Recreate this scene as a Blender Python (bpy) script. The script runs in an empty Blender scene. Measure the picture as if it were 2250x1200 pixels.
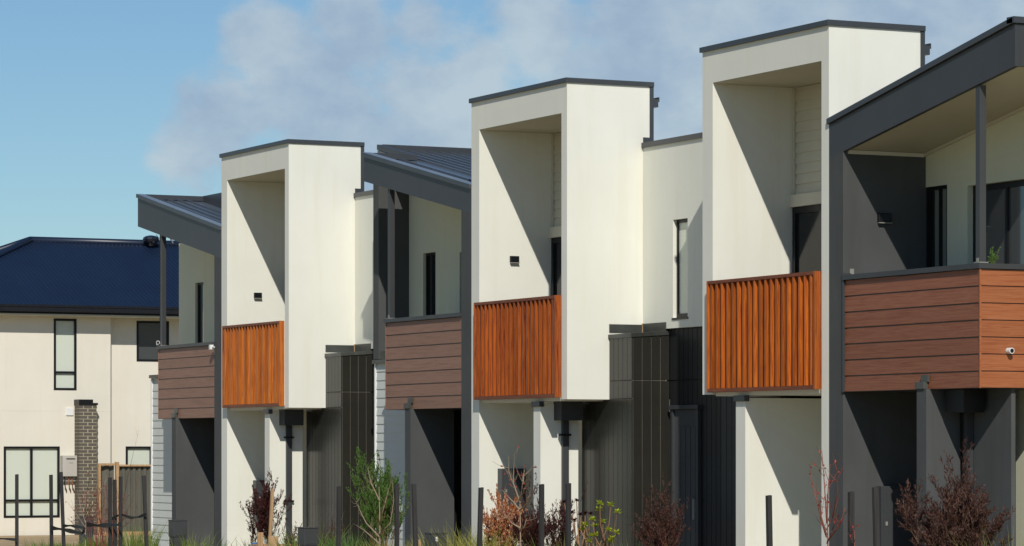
import bpy, math, random
from mathutils import Vector, Matrix
random.seed(7)
R = math.radians
scene = bpy.context.scene

# ---------------------------------------------------------------- camera, world, sun, exposure
F, CX, YH = 7303.0, 1125.0, 990.0          # focal length and horizon in photograph pixels
CU, CV, CZ = 46.77, -22.27, 2.0
cam = bpy.data.cameras.new('camera'); camo = bpy.data.objects.new('camera', cam)
scene.collection.objects.link(camo); scene.camera = camo
cam.sensor_width = 36; cam.lens = F / 2250 * 36
cam.shift_y = (YH - 600) / 2250
cam.clip_start = 0.5; cam.clip_end = 3000
camo.location = (CU, CV, CZ)
camo.rotation_euler = (R(90), 0, math.atan2(0.89766, 0.44065))

LIGHT = Vector((-2.33, 1.0, -1.98)).normalized()
sun = bpy.data.lights.new('sun', 'SUN'); suno = bpy.data.objects.new('sun', sun)
scene.collection.objects.link(suno)
sun.energy = 3.65; sun.angle = R(0.5); sun.color = (1.0, 0.96, 0.885)
suno.rotation_euler = LIGHT.to_track_quat('-Z', 'Y').to_euler()
suno.location = (20, -20, 30)

world = bpy.data.worlds.new('World'); scene.world = world; world.use_nodes = True
def build_world():
    nt = world.node_tree; N = nt.nodes; Lk = nt.links
    for n in list(N): N.remove(n)
    out = N.new('ShaderNodeOutputWorld'); bg = N.new('ShaderNodeBackground')
    bg.inputs['Strength'].default_value = 0.10
    sky = N.new('ShaderNodeTexSky'); sky.sky_type = 'NISHITA'; sky.sun_disc = False
    sky.sun_elevation = math.asin(-LIGHT.z)
    sky.sun_rotation = math.atan2(-LIGHT.x, -LIGHT.y)
    sky.air_density = 1.0; sky.dust_density = 0.1; sky.ozone_density = 2.2
    tc = N.new('ShaderNodeTexCoord')
    def math_(op, a, b=None, clamp=False):
        m = N.new('ShaderNodeMath'); m.operation = op; m.use_clamp = clamp
        for i, x in enumerate((a, b)):
            if x is None: continue
            if isinstance(x, (int, float)): m.inputs[i].default_value = x
            else: Lk.new(x, m.inputs[i])
        return m.outputs[0]
    # clouds: broken stratocumulus by direction; cover out of view added for fill light
    mp = N.new('ShaderNodeMapping'); mp.inputs['Scale'].default_value = (1, 1, 1.5)
    Lk.new(tc.outputs['Generated'], mp.inputs['Vector'])
    def noise(scale, detail, rough, off=0.0):
        n = N.new('ShaderNodeTexNoise'); n.inputs['Scale'].default_value = scale
        n.inputs['Detail'].default_value = detail; n.inputs['Roughness'].default_value = rough
        if off:
            m2 = N.new('ShaderNodeMapping'); m2.inputs['Location'].default_value = (off, off * .7, off * .3)
            Lk.new(mp.outputs[0], m2.inputs['Vector']); Lk.new(m2.outputs[0], n.inputs['Vector'])
        else: Lk.new(mp.outputs[0], n.inputs['Vector'])
        return n.outputs['Fac']
    n_big = noise(16, 7, .55, 2.3)
    n_fine = noise(52, 9, .62, 7.1)
    # one long bank whose soft western rim stands over the far houses
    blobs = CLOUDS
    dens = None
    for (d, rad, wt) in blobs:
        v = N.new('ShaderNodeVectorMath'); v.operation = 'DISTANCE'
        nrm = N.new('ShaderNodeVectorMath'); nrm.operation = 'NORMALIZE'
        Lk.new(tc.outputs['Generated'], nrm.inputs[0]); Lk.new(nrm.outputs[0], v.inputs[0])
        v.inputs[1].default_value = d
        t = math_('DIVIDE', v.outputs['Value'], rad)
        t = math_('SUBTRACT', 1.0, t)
        t = math_('MAXIMUM', t, -.15)  # raised floor spreads the added out-of-view cover, lifting ambient light
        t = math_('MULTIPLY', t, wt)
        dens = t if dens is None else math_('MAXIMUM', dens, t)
    for (d, rad, wt) in CLEARINGS:
        v = N.new('ShaderNodeVectorMath'); v.operation = 'DISTANCE'
        nrm = N.new('ShaderNodeVectorMath'); nrm.operation = 'NORMALIZE'
        Lk.new(tc.outputs['Generated'], nrm.inputs[0]); Lk.new(nrm.outputs[0], v.inputs[0]); v.inputs[1].default_value = d
        t = math_('MAXIMUM', math_('SUBTRACT', 1.0, math_('DIVIDE', v.outputs['Value'], rad)), 0.0)
        dens = math_('SUBTRACT', dens, math_('MULTIPLY', t, wt))
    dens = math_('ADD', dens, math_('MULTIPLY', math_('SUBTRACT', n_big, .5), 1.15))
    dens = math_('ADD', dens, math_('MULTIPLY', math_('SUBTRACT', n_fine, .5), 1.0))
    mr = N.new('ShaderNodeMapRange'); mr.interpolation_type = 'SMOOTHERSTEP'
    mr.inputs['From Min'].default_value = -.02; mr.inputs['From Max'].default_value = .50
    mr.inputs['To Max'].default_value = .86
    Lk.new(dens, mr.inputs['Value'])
    # cloud colour: brighter billows, bluish grey bellies
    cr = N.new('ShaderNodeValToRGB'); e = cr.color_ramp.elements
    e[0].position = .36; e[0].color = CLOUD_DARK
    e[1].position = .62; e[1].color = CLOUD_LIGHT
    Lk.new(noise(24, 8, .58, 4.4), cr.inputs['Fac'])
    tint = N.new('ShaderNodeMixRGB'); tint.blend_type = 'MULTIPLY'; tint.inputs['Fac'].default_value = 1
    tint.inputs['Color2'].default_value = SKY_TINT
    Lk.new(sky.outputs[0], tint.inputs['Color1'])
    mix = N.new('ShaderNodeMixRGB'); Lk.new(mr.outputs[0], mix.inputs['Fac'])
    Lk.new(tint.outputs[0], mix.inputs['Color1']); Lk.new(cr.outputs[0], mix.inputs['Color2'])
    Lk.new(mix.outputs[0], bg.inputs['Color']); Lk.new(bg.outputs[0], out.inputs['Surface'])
def skydir(x, y):
    X = (x - CX) / F; Zz = (YH - y) / F
    return Vector((X * .44065 - .89766, X * .89766 + .44065, Zz)).normalized()
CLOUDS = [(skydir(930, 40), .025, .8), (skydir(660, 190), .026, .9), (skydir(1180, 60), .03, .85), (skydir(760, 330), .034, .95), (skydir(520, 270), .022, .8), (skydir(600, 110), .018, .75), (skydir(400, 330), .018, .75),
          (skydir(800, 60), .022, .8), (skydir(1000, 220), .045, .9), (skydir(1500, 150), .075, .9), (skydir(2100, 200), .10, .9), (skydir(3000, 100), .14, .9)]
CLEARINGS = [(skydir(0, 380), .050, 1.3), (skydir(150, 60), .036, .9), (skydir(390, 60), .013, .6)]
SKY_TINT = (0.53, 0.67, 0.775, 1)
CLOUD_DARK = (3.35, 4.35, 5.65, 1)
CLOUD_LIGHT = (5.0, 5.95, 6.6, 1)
build_world()
vs = scene.view_settings
vs.view_transform = 'Standard'; vs.look = 'None'; vs.gamma = 1; vs.use_curve_mapping = False
vs.exposure = 0.0
scene.render.resolution_x = 1024; scene.render.resolution_y = 546
try: scene.cycles.max_bounces = 8
except Exception: pass

# ---------------------------------------------------------------- survey helpers: a bearing and a depth give a place
def ray(x):
    X = (x - CX) / F; return X * .44065 - .89766, X * .89766 + .44065
def U(x, v):
    du, dv = ray(x); return CU + (v - CV) / dv * du
def V(x, u):
    du, dv = ray(x); return CV + (u - CU) / du * dv
def Z(y, u, v):
    return CZ + (YH - y) * (-(u - CU) * .89766 + (v - CV) * .44065) / F

# ---------------------------------------------------------------- materials
MAT = {}
def node_mat(name, col, rough=.6, metal=0, spec=.5):
    m = bpy.data.materials.new(name); m.use_nodes = True
    b = m.node_tree.nodes['Principled BSDF']
    b.inputs['Base Color'].default_value = (*col, 1); b.inputs['Roughness'].default_value = rough
    b.inputs['Metallic'].default_value = metal
    b.inputs['Specular IOR Level'].default_value = spec
    MAT[name] = m; return m, m.node_tree, b
def tex_noise(nt, vec, scale, detail=4, rough=.55, dist=0):
    n = nt.nodes.new('ShaderNodeTexNoise'); n.inputs['Scale'].default_value = scale
    n.inputs['Detail'].default_value = detail; n.inputs['Roughness'].default_value = rough
    n.inputs['Distortion'].default_value = dist
    nt.links.new(vec, n.inputs['Vector']); return n.outputs['Fac']
def coords(nt, scale=(1, 1, 1), rand=0.0, kind='Object'):
    tc = nt.nodes.new('ShaderNodeTexCoord'); mp = nt.nodes.new('ShaderNodeMapping')
    mp.inputs['Scale'].default_value = scale
    src = tc.outputs[kind]
    if kind == 'World':
        pass
    if rand:
        oi = nt.nodes.new('ShaderNodeObjectInfo'); mu = nt.nodes.new('ShaderNodeMath'); mu.operation = 'MULTIPLY'
        mu.inputs[1].default_value = rand; nt.links.new(oi.outputs['Random'], mu.inputs[0])
        ad = nt.nodes.new('ShaderNodeVectorMath'); ad.operation = 'ADD'
        nt.links.new(src, ad.inputs[0]); nt.links.new(mu.outputs[0], ad.inputs[1]); src = ad.outputs[0]
    nt.links.new(src, mp.inputs['Vector']); return mp.outputs[0]
def ramp(nt, fac, stops):
    r = nt.nodes.new('ShaderNodeValToRGB'); e = r.color_ramp.elements
    while len(e) < len(stops): e.new(.5)
    for i, (p, c) in enumerate(stops): e[i].position = p; e[i].color = (*c, 1)
    nt.links.new(fac, r.inputs['Fac']); return r.outputs['Color']
def bump(nt, b, h, strength, dist=.01):
    n = nt.nodes.new('ShaderNodeBump'); n.inputs['Strength'].default_value = strength
    n.inputs['Distance'].default_value = dist
    nt.links.new(h, n.inputs['Height']); nt.links.new(n.outputs[0], b.inputs['Normal'])
def mixc(nt, a, b_, fac, mode='MIX'):
    m = nt.nodes.new('ShaderNodeMixRGB'); m.blend_type = mode
    for i, x in ((0, fac), (1, a), (2, b_)):
        if isinstance(x, (int, float)): m.inputs[i].default_value = x
        elif isinstance(x, tuple): m.inputs[i].default_value = (*x, 1)
        else: nt.links.new(x, m.inputs[i])
    return m.outputs[0]
def render_mat(name, col, rough=.85, mottle=.06, streak=.07, bumps=.25, spec=.3):
    m, nt, b = node_mat(name, col, rough, spec=spec)
    g = coords(nt); s = coords(nt, (2.2, 2.2, .16))
    big = tex_noise(nt, g, .9, 5, .6); st = tex_noise(nt, s, 2.0, 5, .6); fine = tex_noise(nt, g, 90, 3, .6)
    mid = tex_noise(nt, g, 7, 4, .6)
    c = mixc(nt, col, tuple(x * (1 - mottle * 2) for x in col), ramp(nt, big, [(.35, (0, 0, 0)), (.7, (1, 1, 1))]))
    c = mixc(nt, c, tuple(x * (1 - streak * 2) * t for x, t in zip(col, (1, .98, .93))), ramp(nt, st, [(.5, (0, 0, 0)), (.8, (1, 1, 1))]))
    nt.links.new(c, b.inputs['Base Color'])
    h = mixc(nt, fine, mid, .45)
    bump(nt, b, h, bumps, .006)
    return m
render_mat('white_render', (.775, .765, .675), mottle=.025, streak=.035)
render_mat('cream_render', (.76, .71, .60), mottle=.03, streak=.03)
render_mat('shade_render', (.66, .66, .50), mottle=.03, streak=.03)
render_mat('charcoal_render', (.080, .083, .082), rough=.75, mottle=.10, streak=.12, bumps=.35)
render_mat('charcoal_paint', (.050, .052, .055), rough=.45, mottle=.08, streak=.1, bumps=.05, spec=.45)
render_mat('black_paint', (.009, .009, .009), rough=.5, mottle=.08, streak=.1, bumps=.05)
render_mat('weatherboard_paint', (.60, .62, .58), rough=.6, mottle=.03, streak=.04, bumps=.08)
render_mat('cream_board_paint', (.60, .57, .46), rough=.6, mottle=.03, streak=.04, bumps=.08)
render_mat('soffit_paint', (.50, .47, .36), rough=.7, mottle=.03, streak=.02, bumps=.05)
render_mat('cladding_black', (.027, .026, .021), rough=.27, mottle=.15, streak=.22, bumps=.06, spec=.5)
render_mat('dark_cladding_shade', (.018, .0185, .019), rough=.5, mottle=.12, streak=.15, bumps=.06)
render_mat('cap_metal', (.052, .056, .062), rough=.38, mottle=.12, streak=.1, bumps=.04, spec=.55)
render_mat('roof_metal', (.10, .12, .145), rough=.24, mottle=.1, streak=.1, bumps=.03, spec=.6)
render_mat('flashing_metal', (.085, .09, .08), rough=.42, mottle=.35, streak=.3, bumps=.3, spec=.5)
render_mat('sky_lit_flashing', (.20, .235, .27), rough=.32, mottle=.12, streak=.1, bumps=.05, spec=.6)  # cap metal with the sky's reflection put into a paler, bluer colour
render_mat('lit_groove_dust', (.13, .12, .095), rough=.9, mottle=.2, streak=.3, bumps=.2)  # dust, made paler for the light that the grooves catch
render_mat('navy_roof', (.007, .016, .040), rough=.38, mottle=.1, streak=.12, bumps=.03, spec=.5)
render_mat('gutter_black', (.012, .012, .014), rough=.4, mottle=.1, streak=.1, bumps=.03)
render_mat('galvanised', (.30, .30, .27), rough=.45, mottle=.15, streak=.1, bumps=.1)
render_mat('heater_paint', (.50, .47, .42), rough=.5, mottle=.03, streak=.04, bumps=.02)
render_mat('white_plastic', (.78, .78, .76), rough=.35, mottle=.02, streak=.02, bumps=.01)
render_mat('sheet_fence', (.13, .125, .10), rough=.5, mottle=.08, streak=.1, bumps=.04)
render_mat('brick', (.13, .112, .092), rough=.85, mottle=.25, streak=.1, bumps=.5)
render_mat('mortar', (.46, .42, .29), rough=.95, mottle=.15, streak=.1, bumps=.5)
render_mat('black_strap', (.010, .010, .011), rough=.55, mottle=.1, streak=.1, bumps=.2)
render_mat('blind', (.60, .64, .52), rough=.7, mottle=.02, streak=.02, bumps=.02)
render_mat('copper', (.35, .16, .08), rough=.45, mottle=.2, streak=.1, bumps=.1)
render_mat('blue_paint', (.03, .16, .42), rough=.4, mottle=.05, streak=.05, bumps=.02)
render_mat('concrete', (.48, .43, .35), rough=.9, mottle=.1, streak=.05, bumps=.4)
render_mat('asphalt', (.19, .175, .15), rough=.9, mottle=.15, streak=.05, bumps=.6)  # road and ground tones lifted and warmed to bounce fill light
render_mat('mulch', (.36, .28, .18), rough=.95, mottle=.3, streak=.1, bumps=1.0)
render_mat('grass_ground', (.45, .36, .19), rough=.95, mottle=.25, streak=.1, bumps=.8)
render_mat('sand_soil', (.46, .34, .20), rough=.95, mottle=.2, streak=.1, bumps=.8)
render_mat('red_paint', (.45, .04, .03), rough=.45, mottle=.05, streak=.05, bumps=.02)

def wood_mat(name, dark, mid, light, axis, rough=.5, grain=1.0, bumps=.3, tint=.25):
    m, nt, b = node_mat(name, mid, rough, spec=.35)
    sc = [16, 16, 16]; sc[axis] = .55
    g = coords(nt, tuple(sc), rand=37.0)
    sc2 = [60, 60, 60]; sc2[axis] = 2.2
    gf = coords(nt, tuple(sc2), rand=11.0)
    n1 = tex_noise(nt, g, 1.5 * grain, 5, .62, 1.6)
    n2 = tex_noise(nt, gf, 1.0, 4, .6, .5)
    c = ramp(nt, n1, [(.25, dark), (.38, mid), (.52, light), (.64, mid), (.80, dark)])
    c = mixc(nt, c, dark, ramp(nt, n2, [(.48, (0, 0, 0)), (.75, (.75, .75, .75))]))
    oi = nt.nodes.new('ShaderNodeObjectInfo')
    c = mixc(nt, c, ramp(nt, oi.outputs['Random'], [(0, (1 - tint,) * 3), (1, (1, 1, 1))]), 1.0, 'MULTIPLY')
    nt.links.new(c, b.inputs['Base Color']); bump(nt, b, n2, bumps, .004); return m
wood_mat('slat_timber', (.070, .012, .005), (.35, .062, .009), (.53, .125, .014), 2, rough=.42, tint=.42)
wood_mat('slat_timber_bright', (.09, .015, .005), (.45, .080, .009), (.64, .165, .016), 2, rough=.42, tint=.42)
wood_mat('slat_timber_gold', (.12, .020, .006), (.47, .100, .012), (.64, .19, .021), 2, rough=.42, tint=.42)
wood_mat('rail_timber', (.10, .022, .010), (.19, .048, .018), (.26, .075, .028), 0, rough=.5)
wood_mat('fibre_board', (.19, .098, .064), (.255, .138, .092), (.30, .165, .115), 0, rough=.55, grain=.6, bumps=.35, tint=.10)
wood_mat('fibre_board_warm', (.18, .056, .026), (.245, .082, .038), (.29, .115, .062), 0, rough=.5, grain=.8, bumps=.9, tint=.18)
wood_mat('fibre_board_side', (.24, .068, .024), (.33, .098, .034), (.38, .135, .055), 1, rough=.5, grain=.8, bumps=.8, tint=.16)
wood_mat('stake_timber', (.018, .016, .016), (.028, .026, .026), (.045, .042, .040), 2, rough=.7, bumps=.7)
wood_mat('pale_timber', (.30, .17, .08), (.46, .28, .14), (.56, .37, .20), 2, rough=.7)

def glass_mat(name, col, rough=.04, spec=1.0):
    m, nt, b = node_mat(name, col, rough, spec=spec); b.inputs['Coat Weight'].default_value = .6
    b.inputs['Coat Roughness'].default_value = .02; return m
glass_mat('glass_dark', (.012, .014, .016), .12, .35); MAT['glass_dark'].node_tree.nodes['Principled BSDF'].inputs['Coat Weight'].default_value = .1
glass_mat('glass_grey', (.06, .066, .066), .06)
glass_mat('glass_blind', (.62, .655, .55), .35, .5)
glass_mat('glass_curtain', (.20, .22, .18), .3, .5)
glass_mat('gloss_black', (.01, .01, .012), .15)

def leaf_mat(name, a, b_, c_, trans=.25, rough=.55):
    m, nt, b = node_mat(name, a, rough, spec=.35)
    gi = nt.nodes.new('ShaderNodeNewGeometry')
    col = ramp(nt, gi.outputs['Random Per Island'], [(0, a), (.5, b_), (1, c_)])
    nt.links.new(col, b.inputs['Base Color'])
    t = nt.nodes.new('ShaderNodeBsdfTranslucent'); nt.links.new(col, t.inputs['Color'])
    mx = nt.nodes.new('ShaderNodeMixShader'); mx.inputs[0].default_value = trans
    out = nt.nodes['Material Output']
    nt.links.new(b.outputs[0], mx.inputs[1]); nt.links.new(t.outputs[0], mx.inputs[2]); nt.links.new(mx.outputs[0], out.inputs[0])
    return m
leaf_mat('leaf_purple', (.035, .008, .008), (.065, .014, .012), (.10, .028, .02))
leaf_mat('leaf_brown', (.040, .018, .014), (.075, .032, .024), (.13, .062, .042))
leaf_mat('leaf_green', (.045, .10, .016), (.085, .17, .028), (.13, .23, .05))
leaf_mat('leaf_grass', (.06, .11, .012), (.13, .19, .025), (.22, .27, .05))
leaf_mat('leaf_grass_yellow', (.14, .17, .02), (.26, .26, .04), (.36, .33, .09))
leaf_mat('leaf_orange', (.26, .065, .02), (.48, .16, .04), (.72, .50, .36))
leaf_mat('leaf_red', (.20, .02, .015), (.32, .04, .03), (.40, .09, .05))
leaf_mat('leaf_lime', (.30, .40, .01), (.44, .50, .02), (.55, .60, .06))
leaf_mat('flower_dark', (.04, .008, .008), (.06, .012, .01), (.08, .02, .015))
leaf_mat('flower_pink', (.55, .36, .26), (.65, .45, .34), (.70, .55, .45))
render_mat('bark_pale', (.36, .27, .18), rough=.85, mottle=.2, streak=.1, bumps=.3)
render_mat('bark_red', (.30, .10, .07), rough=.8, mottle=.2, streak=.1, bumps=.3)
render_mat('bark_dark', (.09, .05, .035), rough=.85, mottle=.2, streak=.1, bumps=.3)
render_mat('bark_tan', (.30, .17, .09), rough=.8, mottle=.2, streak=.1, bumps=.3)

# ---------------------------------------------------------------- mesh helpers
C = scene.collection
class MB:
    def __init__(s): s.v = []; s.f = []
    def add(s, vs_, fs):
        o = len(s.v); s.v += [tuple(p) for p in vs_]; s.f += [tuple(i + o for i in q) for q in fs]; return s
    def box(s, u0, u1, v0, v1, z0, z1):
        p = [(u0, v0, z0), (u1, v0, z0), (u1, v1, z0), (u0, v1, z0), (u0, v0, z1), (u1, v0, z1), (u1, v1, z1), (u0, v1, z1)]
        return s.add(p, [(0, 3, 2, 1), (4, 5, 6, 7), (0, 1, 5, 4), (1, 2, 6, 5), (2, 3, 7, 6), (3, 0, 4, 7)])
    def slope(s, u0, z0a, z0b, u1, z1a, z1b, v0, v1):
        """a bar seen from the street: at u0 from z0a up to z0b, at u1 from z1a up to z1b"""
        p = [(u0, v0, z0a), (u1, v0, z1a), (u1, v1, z1a), (u0, v1, z0a), (u0, v0, z0b), (u1, v0, z1b), (u1, v1, z1b), (u0, v1, z0b)]
        return s.add(p, [(0, 3, 2, 1), (4, 5, 6, 7), (0, 1, 5, 4), (1, 2, 6, 5), (2, 3, 7, 6), (3, 0, 4, 7)])
    def slopev(s, v0, z0a, z0b, v1, z1a, z1b, u0, u1):
        p = [(u0, v0, z0a), (u1, v0, z0a), (u1, v1, z1a), (u0, v1, z1a), (u0, v0, z0b), (u1, v0, z0b), (u1, v1, z1b), (u0, v1, z1b)]
        return s.add(p, [(0, 3, 2, 1), (4, 5, 6, 7), (0, 1, 5, 4), (1, 2, 6, 5), (2, 3, 7, 6), (3, 0, 4, 7)])
    def tube(s, pts, rads, n=5, cap=True):
        pts = [Vector(p) for p in pts]; o = len(s.v)
        for i, p in enumerate(pts):
            d = (pts[min(i + 1, len(pts) - 1)] - pts[max(i - 1, 0)])
            d = d.normalized() if d.length > 1e-9 else Vector((0, 0, 1))
            a = d.cross(Vector((0, 0, 1)) if abs(d.z) < .9 else Vector((1, 0, 0))).normalized(); b = d.cross(a)
            for k in range(n):
                t = 2 * math.pi * k / n; s.v.append(tuple(p + (a * math.cos(t) + b * math.sin(t)) * rads[i]))
        for i in range(len(pts) - 1):
            for k in range(n):
                s.f.append((o + i * n + k, o + i * n + (k + 1) % n, o + (i + 1) * n + (k + 1) % n, o + (i + 1) * n + k))
        if cap:
            s.f.append(tuple(o + k for k in range(n))[::-1]); s.f.append(tuple(o + (len(pts) - 1) * n + k for k in range(n)))
        return s
    def leaf(s, p, d, up, L, W, bend=.15):
        d = d.normalized(); side = d.cross(up)
        if side.length < 1e-4: side = Vector((1, 0, 0))
        side.normalize(); nrm = side.cross(d)
        q = [p, p + d * L * .45 + side * W * .5 + nrm * L * bend, p + d * L, p + d * L * .45 - side * W * .5 + nrm * L * bend]
        o = len(s.v); s.v += [tuple(x) for x in q]; s.f += [(o, o + 1, o + 2, o + 3)]
    def build(s, name, mat, parent=None, bevel=0, smooth=False, loc=None):
        me = bpy.data.meshes.new(name); me.from_pydata(s.v, [], s.f); me.update()
        me.materials.append(MAT[mat])
        o = bpy.data.objects.new(name, me); C.objects.link(o)
        if parent: o.parent = parent
        if loc: o.location = loc
        if smooth: me.polygons.foreach_set('use_smooth', [True] * len(me.polygons))
        if bevel:
            b = o.modifiers.new('bevel', 'BEVEL'); b.width = bevel; b.segments = 2; b.limit_method = 'ANGLE'
        return o
def box(name, mat, parent, *d, bevel=0): return MB().box(*d).build(name, mat, parent, bevel)
def repeat(name, mat, parent, mb, offsets, bevel=0):
    """one mesh, one object per place"""
    first = mb.build(name, mat, parent, bevel); first.location = offsets[0]
    for p in offsets[1:]:
        o = first.copy(); C.objects.link(o); o.parent = parent; o.location = p
    return first
def thing(name, label, cat, loc=(0, 0, 0), group=None):
    o = bpy.data.objects.new(name, None); C.objects.link(o); o.empty_display_size = .2
    o['label'] = label; o['category'] = cat
    if group: o['group'] = group
    o.location = loc
    return o
def keep(root, loc):
    """move a thing's origin to its base while its parts stay where they were built"""
    root.location = loc
    for ch in root.children:
        ch.location = Vector(ch.location) - Vector(loc)
def tag(o, label, cat, group=None):
    o['label'] = label; o['category'] = cat
    if group: o['group'] = group
    return o
def structure(o): o['kind'] = 'structure'; return o
def settle(o, loc):
    """give a single-mesh thing an origin at its base"""
    me = o.data; me.transform(Matrix.Translation(-Vector(loc))); o.location = loc; return o

# ---------------------------------------------------------------- setting: ground, verge, path, road, beds
structure(box('ground', 'grass_ground', None, -900, 200, -400, 600, -.6, -.03))
structure(box('garden_bed', 'mulch', None, -24.5, 20, -2.6, 0.0, -.03, .03))
structure(box('footpath', 'concrete', None, -60, 60, -4.6, -3.1, -.03, .02))
structure(box('verge', 'grass_ground', None, -60, 60, -8.4, -4.6, -.03, .015))
structure(box('kerb', 'concrete', None, -60, 60, -8.75, -8.4, -.13, .02))
structure(box('road', 'asphalt', None, -60, 60, -17.5, -8.75, -.2, -.12))
structure(box('bare_soil', 'sand_soil', None, -27.2, -17.4, -3.0, 4.0, -.026, .035))
structure(box('porch_slab', 'concrete', None, -16.5, 16.3, 0.0, 1.6, -.03, .06))

# ================================================================ townhouses
WB_T = .70          # how far back the lower fronts stand
BACK = 1.27         # how far back the upper walls stand

def cladding(parent, u0, u1, v, ztops, axis, mat, joint=3.02, width=.14):
    """vertical boards with open grooves, in a lower and an upper course; axis 0 runs along the street"""
    n = max(1, round(abs(u1 - u0) / width)); w = (u1 - u0) / n
    lower = MB(); g = .011
    if axis == 0: lower.box(g / 2, w - g / 2, 0, .02, 0, joint - .06)
    else: lower.box(-.02, 0, g / 2, w - g / 2, 0, joint - .06)
    pts = [((u0 + k * w, v, .06) if axis == 0 else (v, u0 + k * w, .06)) for k in range(n)]
    repeat('cladding_board', mat, parent, lower, pts)
    za, zb = ztops
    if za > joint:
        for k in range(n):
            zz = joint + .015; top = za + (zb - za) * (k + .0) / n
            m = MB()
            if axis == 0: m.box(g / 2, w - g / 2, 0, .02, 0, top - zz)
            else: m.slopev(g / 2, 0, top - zz, w - g / 2, 0, za + (zb - za) * (k + 1) / n - zz, -.02, 0)
            m.build('cladding_board', mat, parent, loc=((u0 + k * w, v, zz) if axis == 0 else (v, u0 + k * w, zz)))

def wall_light(parent, u, v, z, w=.15, h=.10):
    o = MB().box(0, .045, -w / 2, w / 2, -h / 2, h / 2).build('wall_light', 'black_paint', parent, .006, loc=(u, v, z))
    MB().box(.045, .05, -w / 2 + .02, w / 2 - .02, -h / 2 + .018, h / 2 - .018).build('lens', 'glass_dark', o)
    MB().box(.02, .06, -w / 2, w / 2, -h / 2 - .012, -h / 2).build('lip', 'galvanised', o)

def tower(name, label, u0, mirrored, timber):
    T = thing(name, label, 'townhouse')
    W = 3.27; JL, JR = .28, .18
    zt, zo = 7.42, 6.98
    a = lambda x: u0 + x
    m = MB()
    m.box(a(0), a(JL), 0, BACK, 2.76 if mirrored else .06, zo)
    m.box(a(W - JR), a(W), 0, BACK, .06 if mirrored else 2.755, zo)
    m.box(a(0), a(W), 0, 1.38, zo, zt)
    m.box(a(W - JR), a(W), BACK, 1.38, 6.66, zo)
    m.build('tower_wall', 'white_render', T)
    # roof capping: thin folded metal, proud of the wall
    cap = MB()
    cap.box(a(-.03), a(W + .03), -.035, 1.445, zt - .005, zt + .065)
    cap.build('roof_cap', 'cap_metal', T, .004)
    box('corner_flashing', 'cap_metal', T, a(W - JR + .01), a(W + .012), 1.38, 1.445, 6.56, zt - .006)
    box('step_flashing', 'cap_metal', T, a(W - .12), a(W + .010), BACK + .005, 1.379, 6.55, 6.658)
    g = MB().box(a(1.0), a(W - .02), 1.446, 1.54, 7.12, 7.24).box(a(1.0), a(W - .02), 1.54, 1.56, 7.20, 7.27)
    g.build('gutter', 'cap_metal', T)
    # balcony floor and ceiling
    box('balcony_floor', 'white_render', T, a(JL), a(W - JR), .05, BACK, 2.735, 2.80)
    box('ceiling', 'soffit_paint', T, a(JL), a(W - JR), .02, BACK, zo - .012, zo - .004)
    # back of the balcony: boarded wall over a sliding door
    bk = MB().box(a(JL), a(W - JR), BACK + .03, BACK + .2, 2.8, zo - .012)
    bk.build('back_wall', 'cream_board_paint', T)
    prof = MB(); L = W - JL - JR - .07; h = .142
    prof.add([(0, 0, 0), (L, 0, 0), (L, .028, 0), (0, .028, 0), (0, .020, h), (L, .020, h), (L, .028, h), (0, .026, h)],
             [(0, 3, 2, 1), (4, 5, 6, 7), (0, 1, 5, 4), (1, 2, 6, 5), (2, 3, 7, 6), (3, 0, 4, 7)])
    repeat('weatherboard', 'cream_board_paint', T, prof, [(a(JL + .055), BACK, 5.50 + k * h) for k in range(10)])
    box('corner_strip', 'cream_board_paint', T, a(JL + .005), a(JL + .05), BACK - .02, BACK + .03, 5.5, zo - .013)
    box('door_head', 'cream_board_paint', T, a(JL - .0), a(W - JR), BACK - .07, BACK + .03, 5.33, 5.495)
    d = MB().box(a(JL + .02), a(JL + .09), BACK - .03, BACK + .028, 2.8, 5.33).box(a(W - JR - .09), a(W - JR - .02), BACK - .03, BACK + .028, 2.8, 5.33)
    d.box(a(JL + .09), a(W - JR - .09), BACK - .03, BACK + .028, 5.24, 5.33).box(a(1.6), a(1.66), BACK - .025, BACK + .028, 2.8, 5.24)
    d = d.build('sliding_door', 'gutter_black', T, .003)
    box('pane', 'glass_dark', d, a(JL + .09), a(1.6), BACK + .005, BACK + .012, 2.8, 5.24)
    box('pane', 'glass_dark', d, a(1.66), a(W - JR - .09), BACK + .005, BACK + .012, 2.8, 5.24)
    # timber screen in front of the balcony
    S = box('balcony_screen', 'rail_timber', T, a(JL + .005), a(W - JR), -.10, -.012, 4.245, 4.29, bevel=.003)
    box('bottom_rail', 'rail_timber', S, a(JL + .005), a(W - JR), -.10, -.012, 2.785, 2.835, bevel=.003)
    box('end_post', timber, S, a(W - JR - .045), a(W - JR + .002), -.102, -.01, 2.784, 4.292, bevel=.003)
    box('end_post', timber, S, a(JL + .004), a(JL + .04), -.101, -.01, 2.784, 4.291, bevel=.003)
    n = 19; pitch = (W - JR - JL - .09) / n
    slat = MB().box(0, .046, -.094, -.020, 2.836, 4.244)
    repeat('slat', timber, S, slat, [(a(JL + .045 + .05 + k * pitch), 0, 0) for k in range(n)], bevel=.002)
    
    return T

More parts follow.
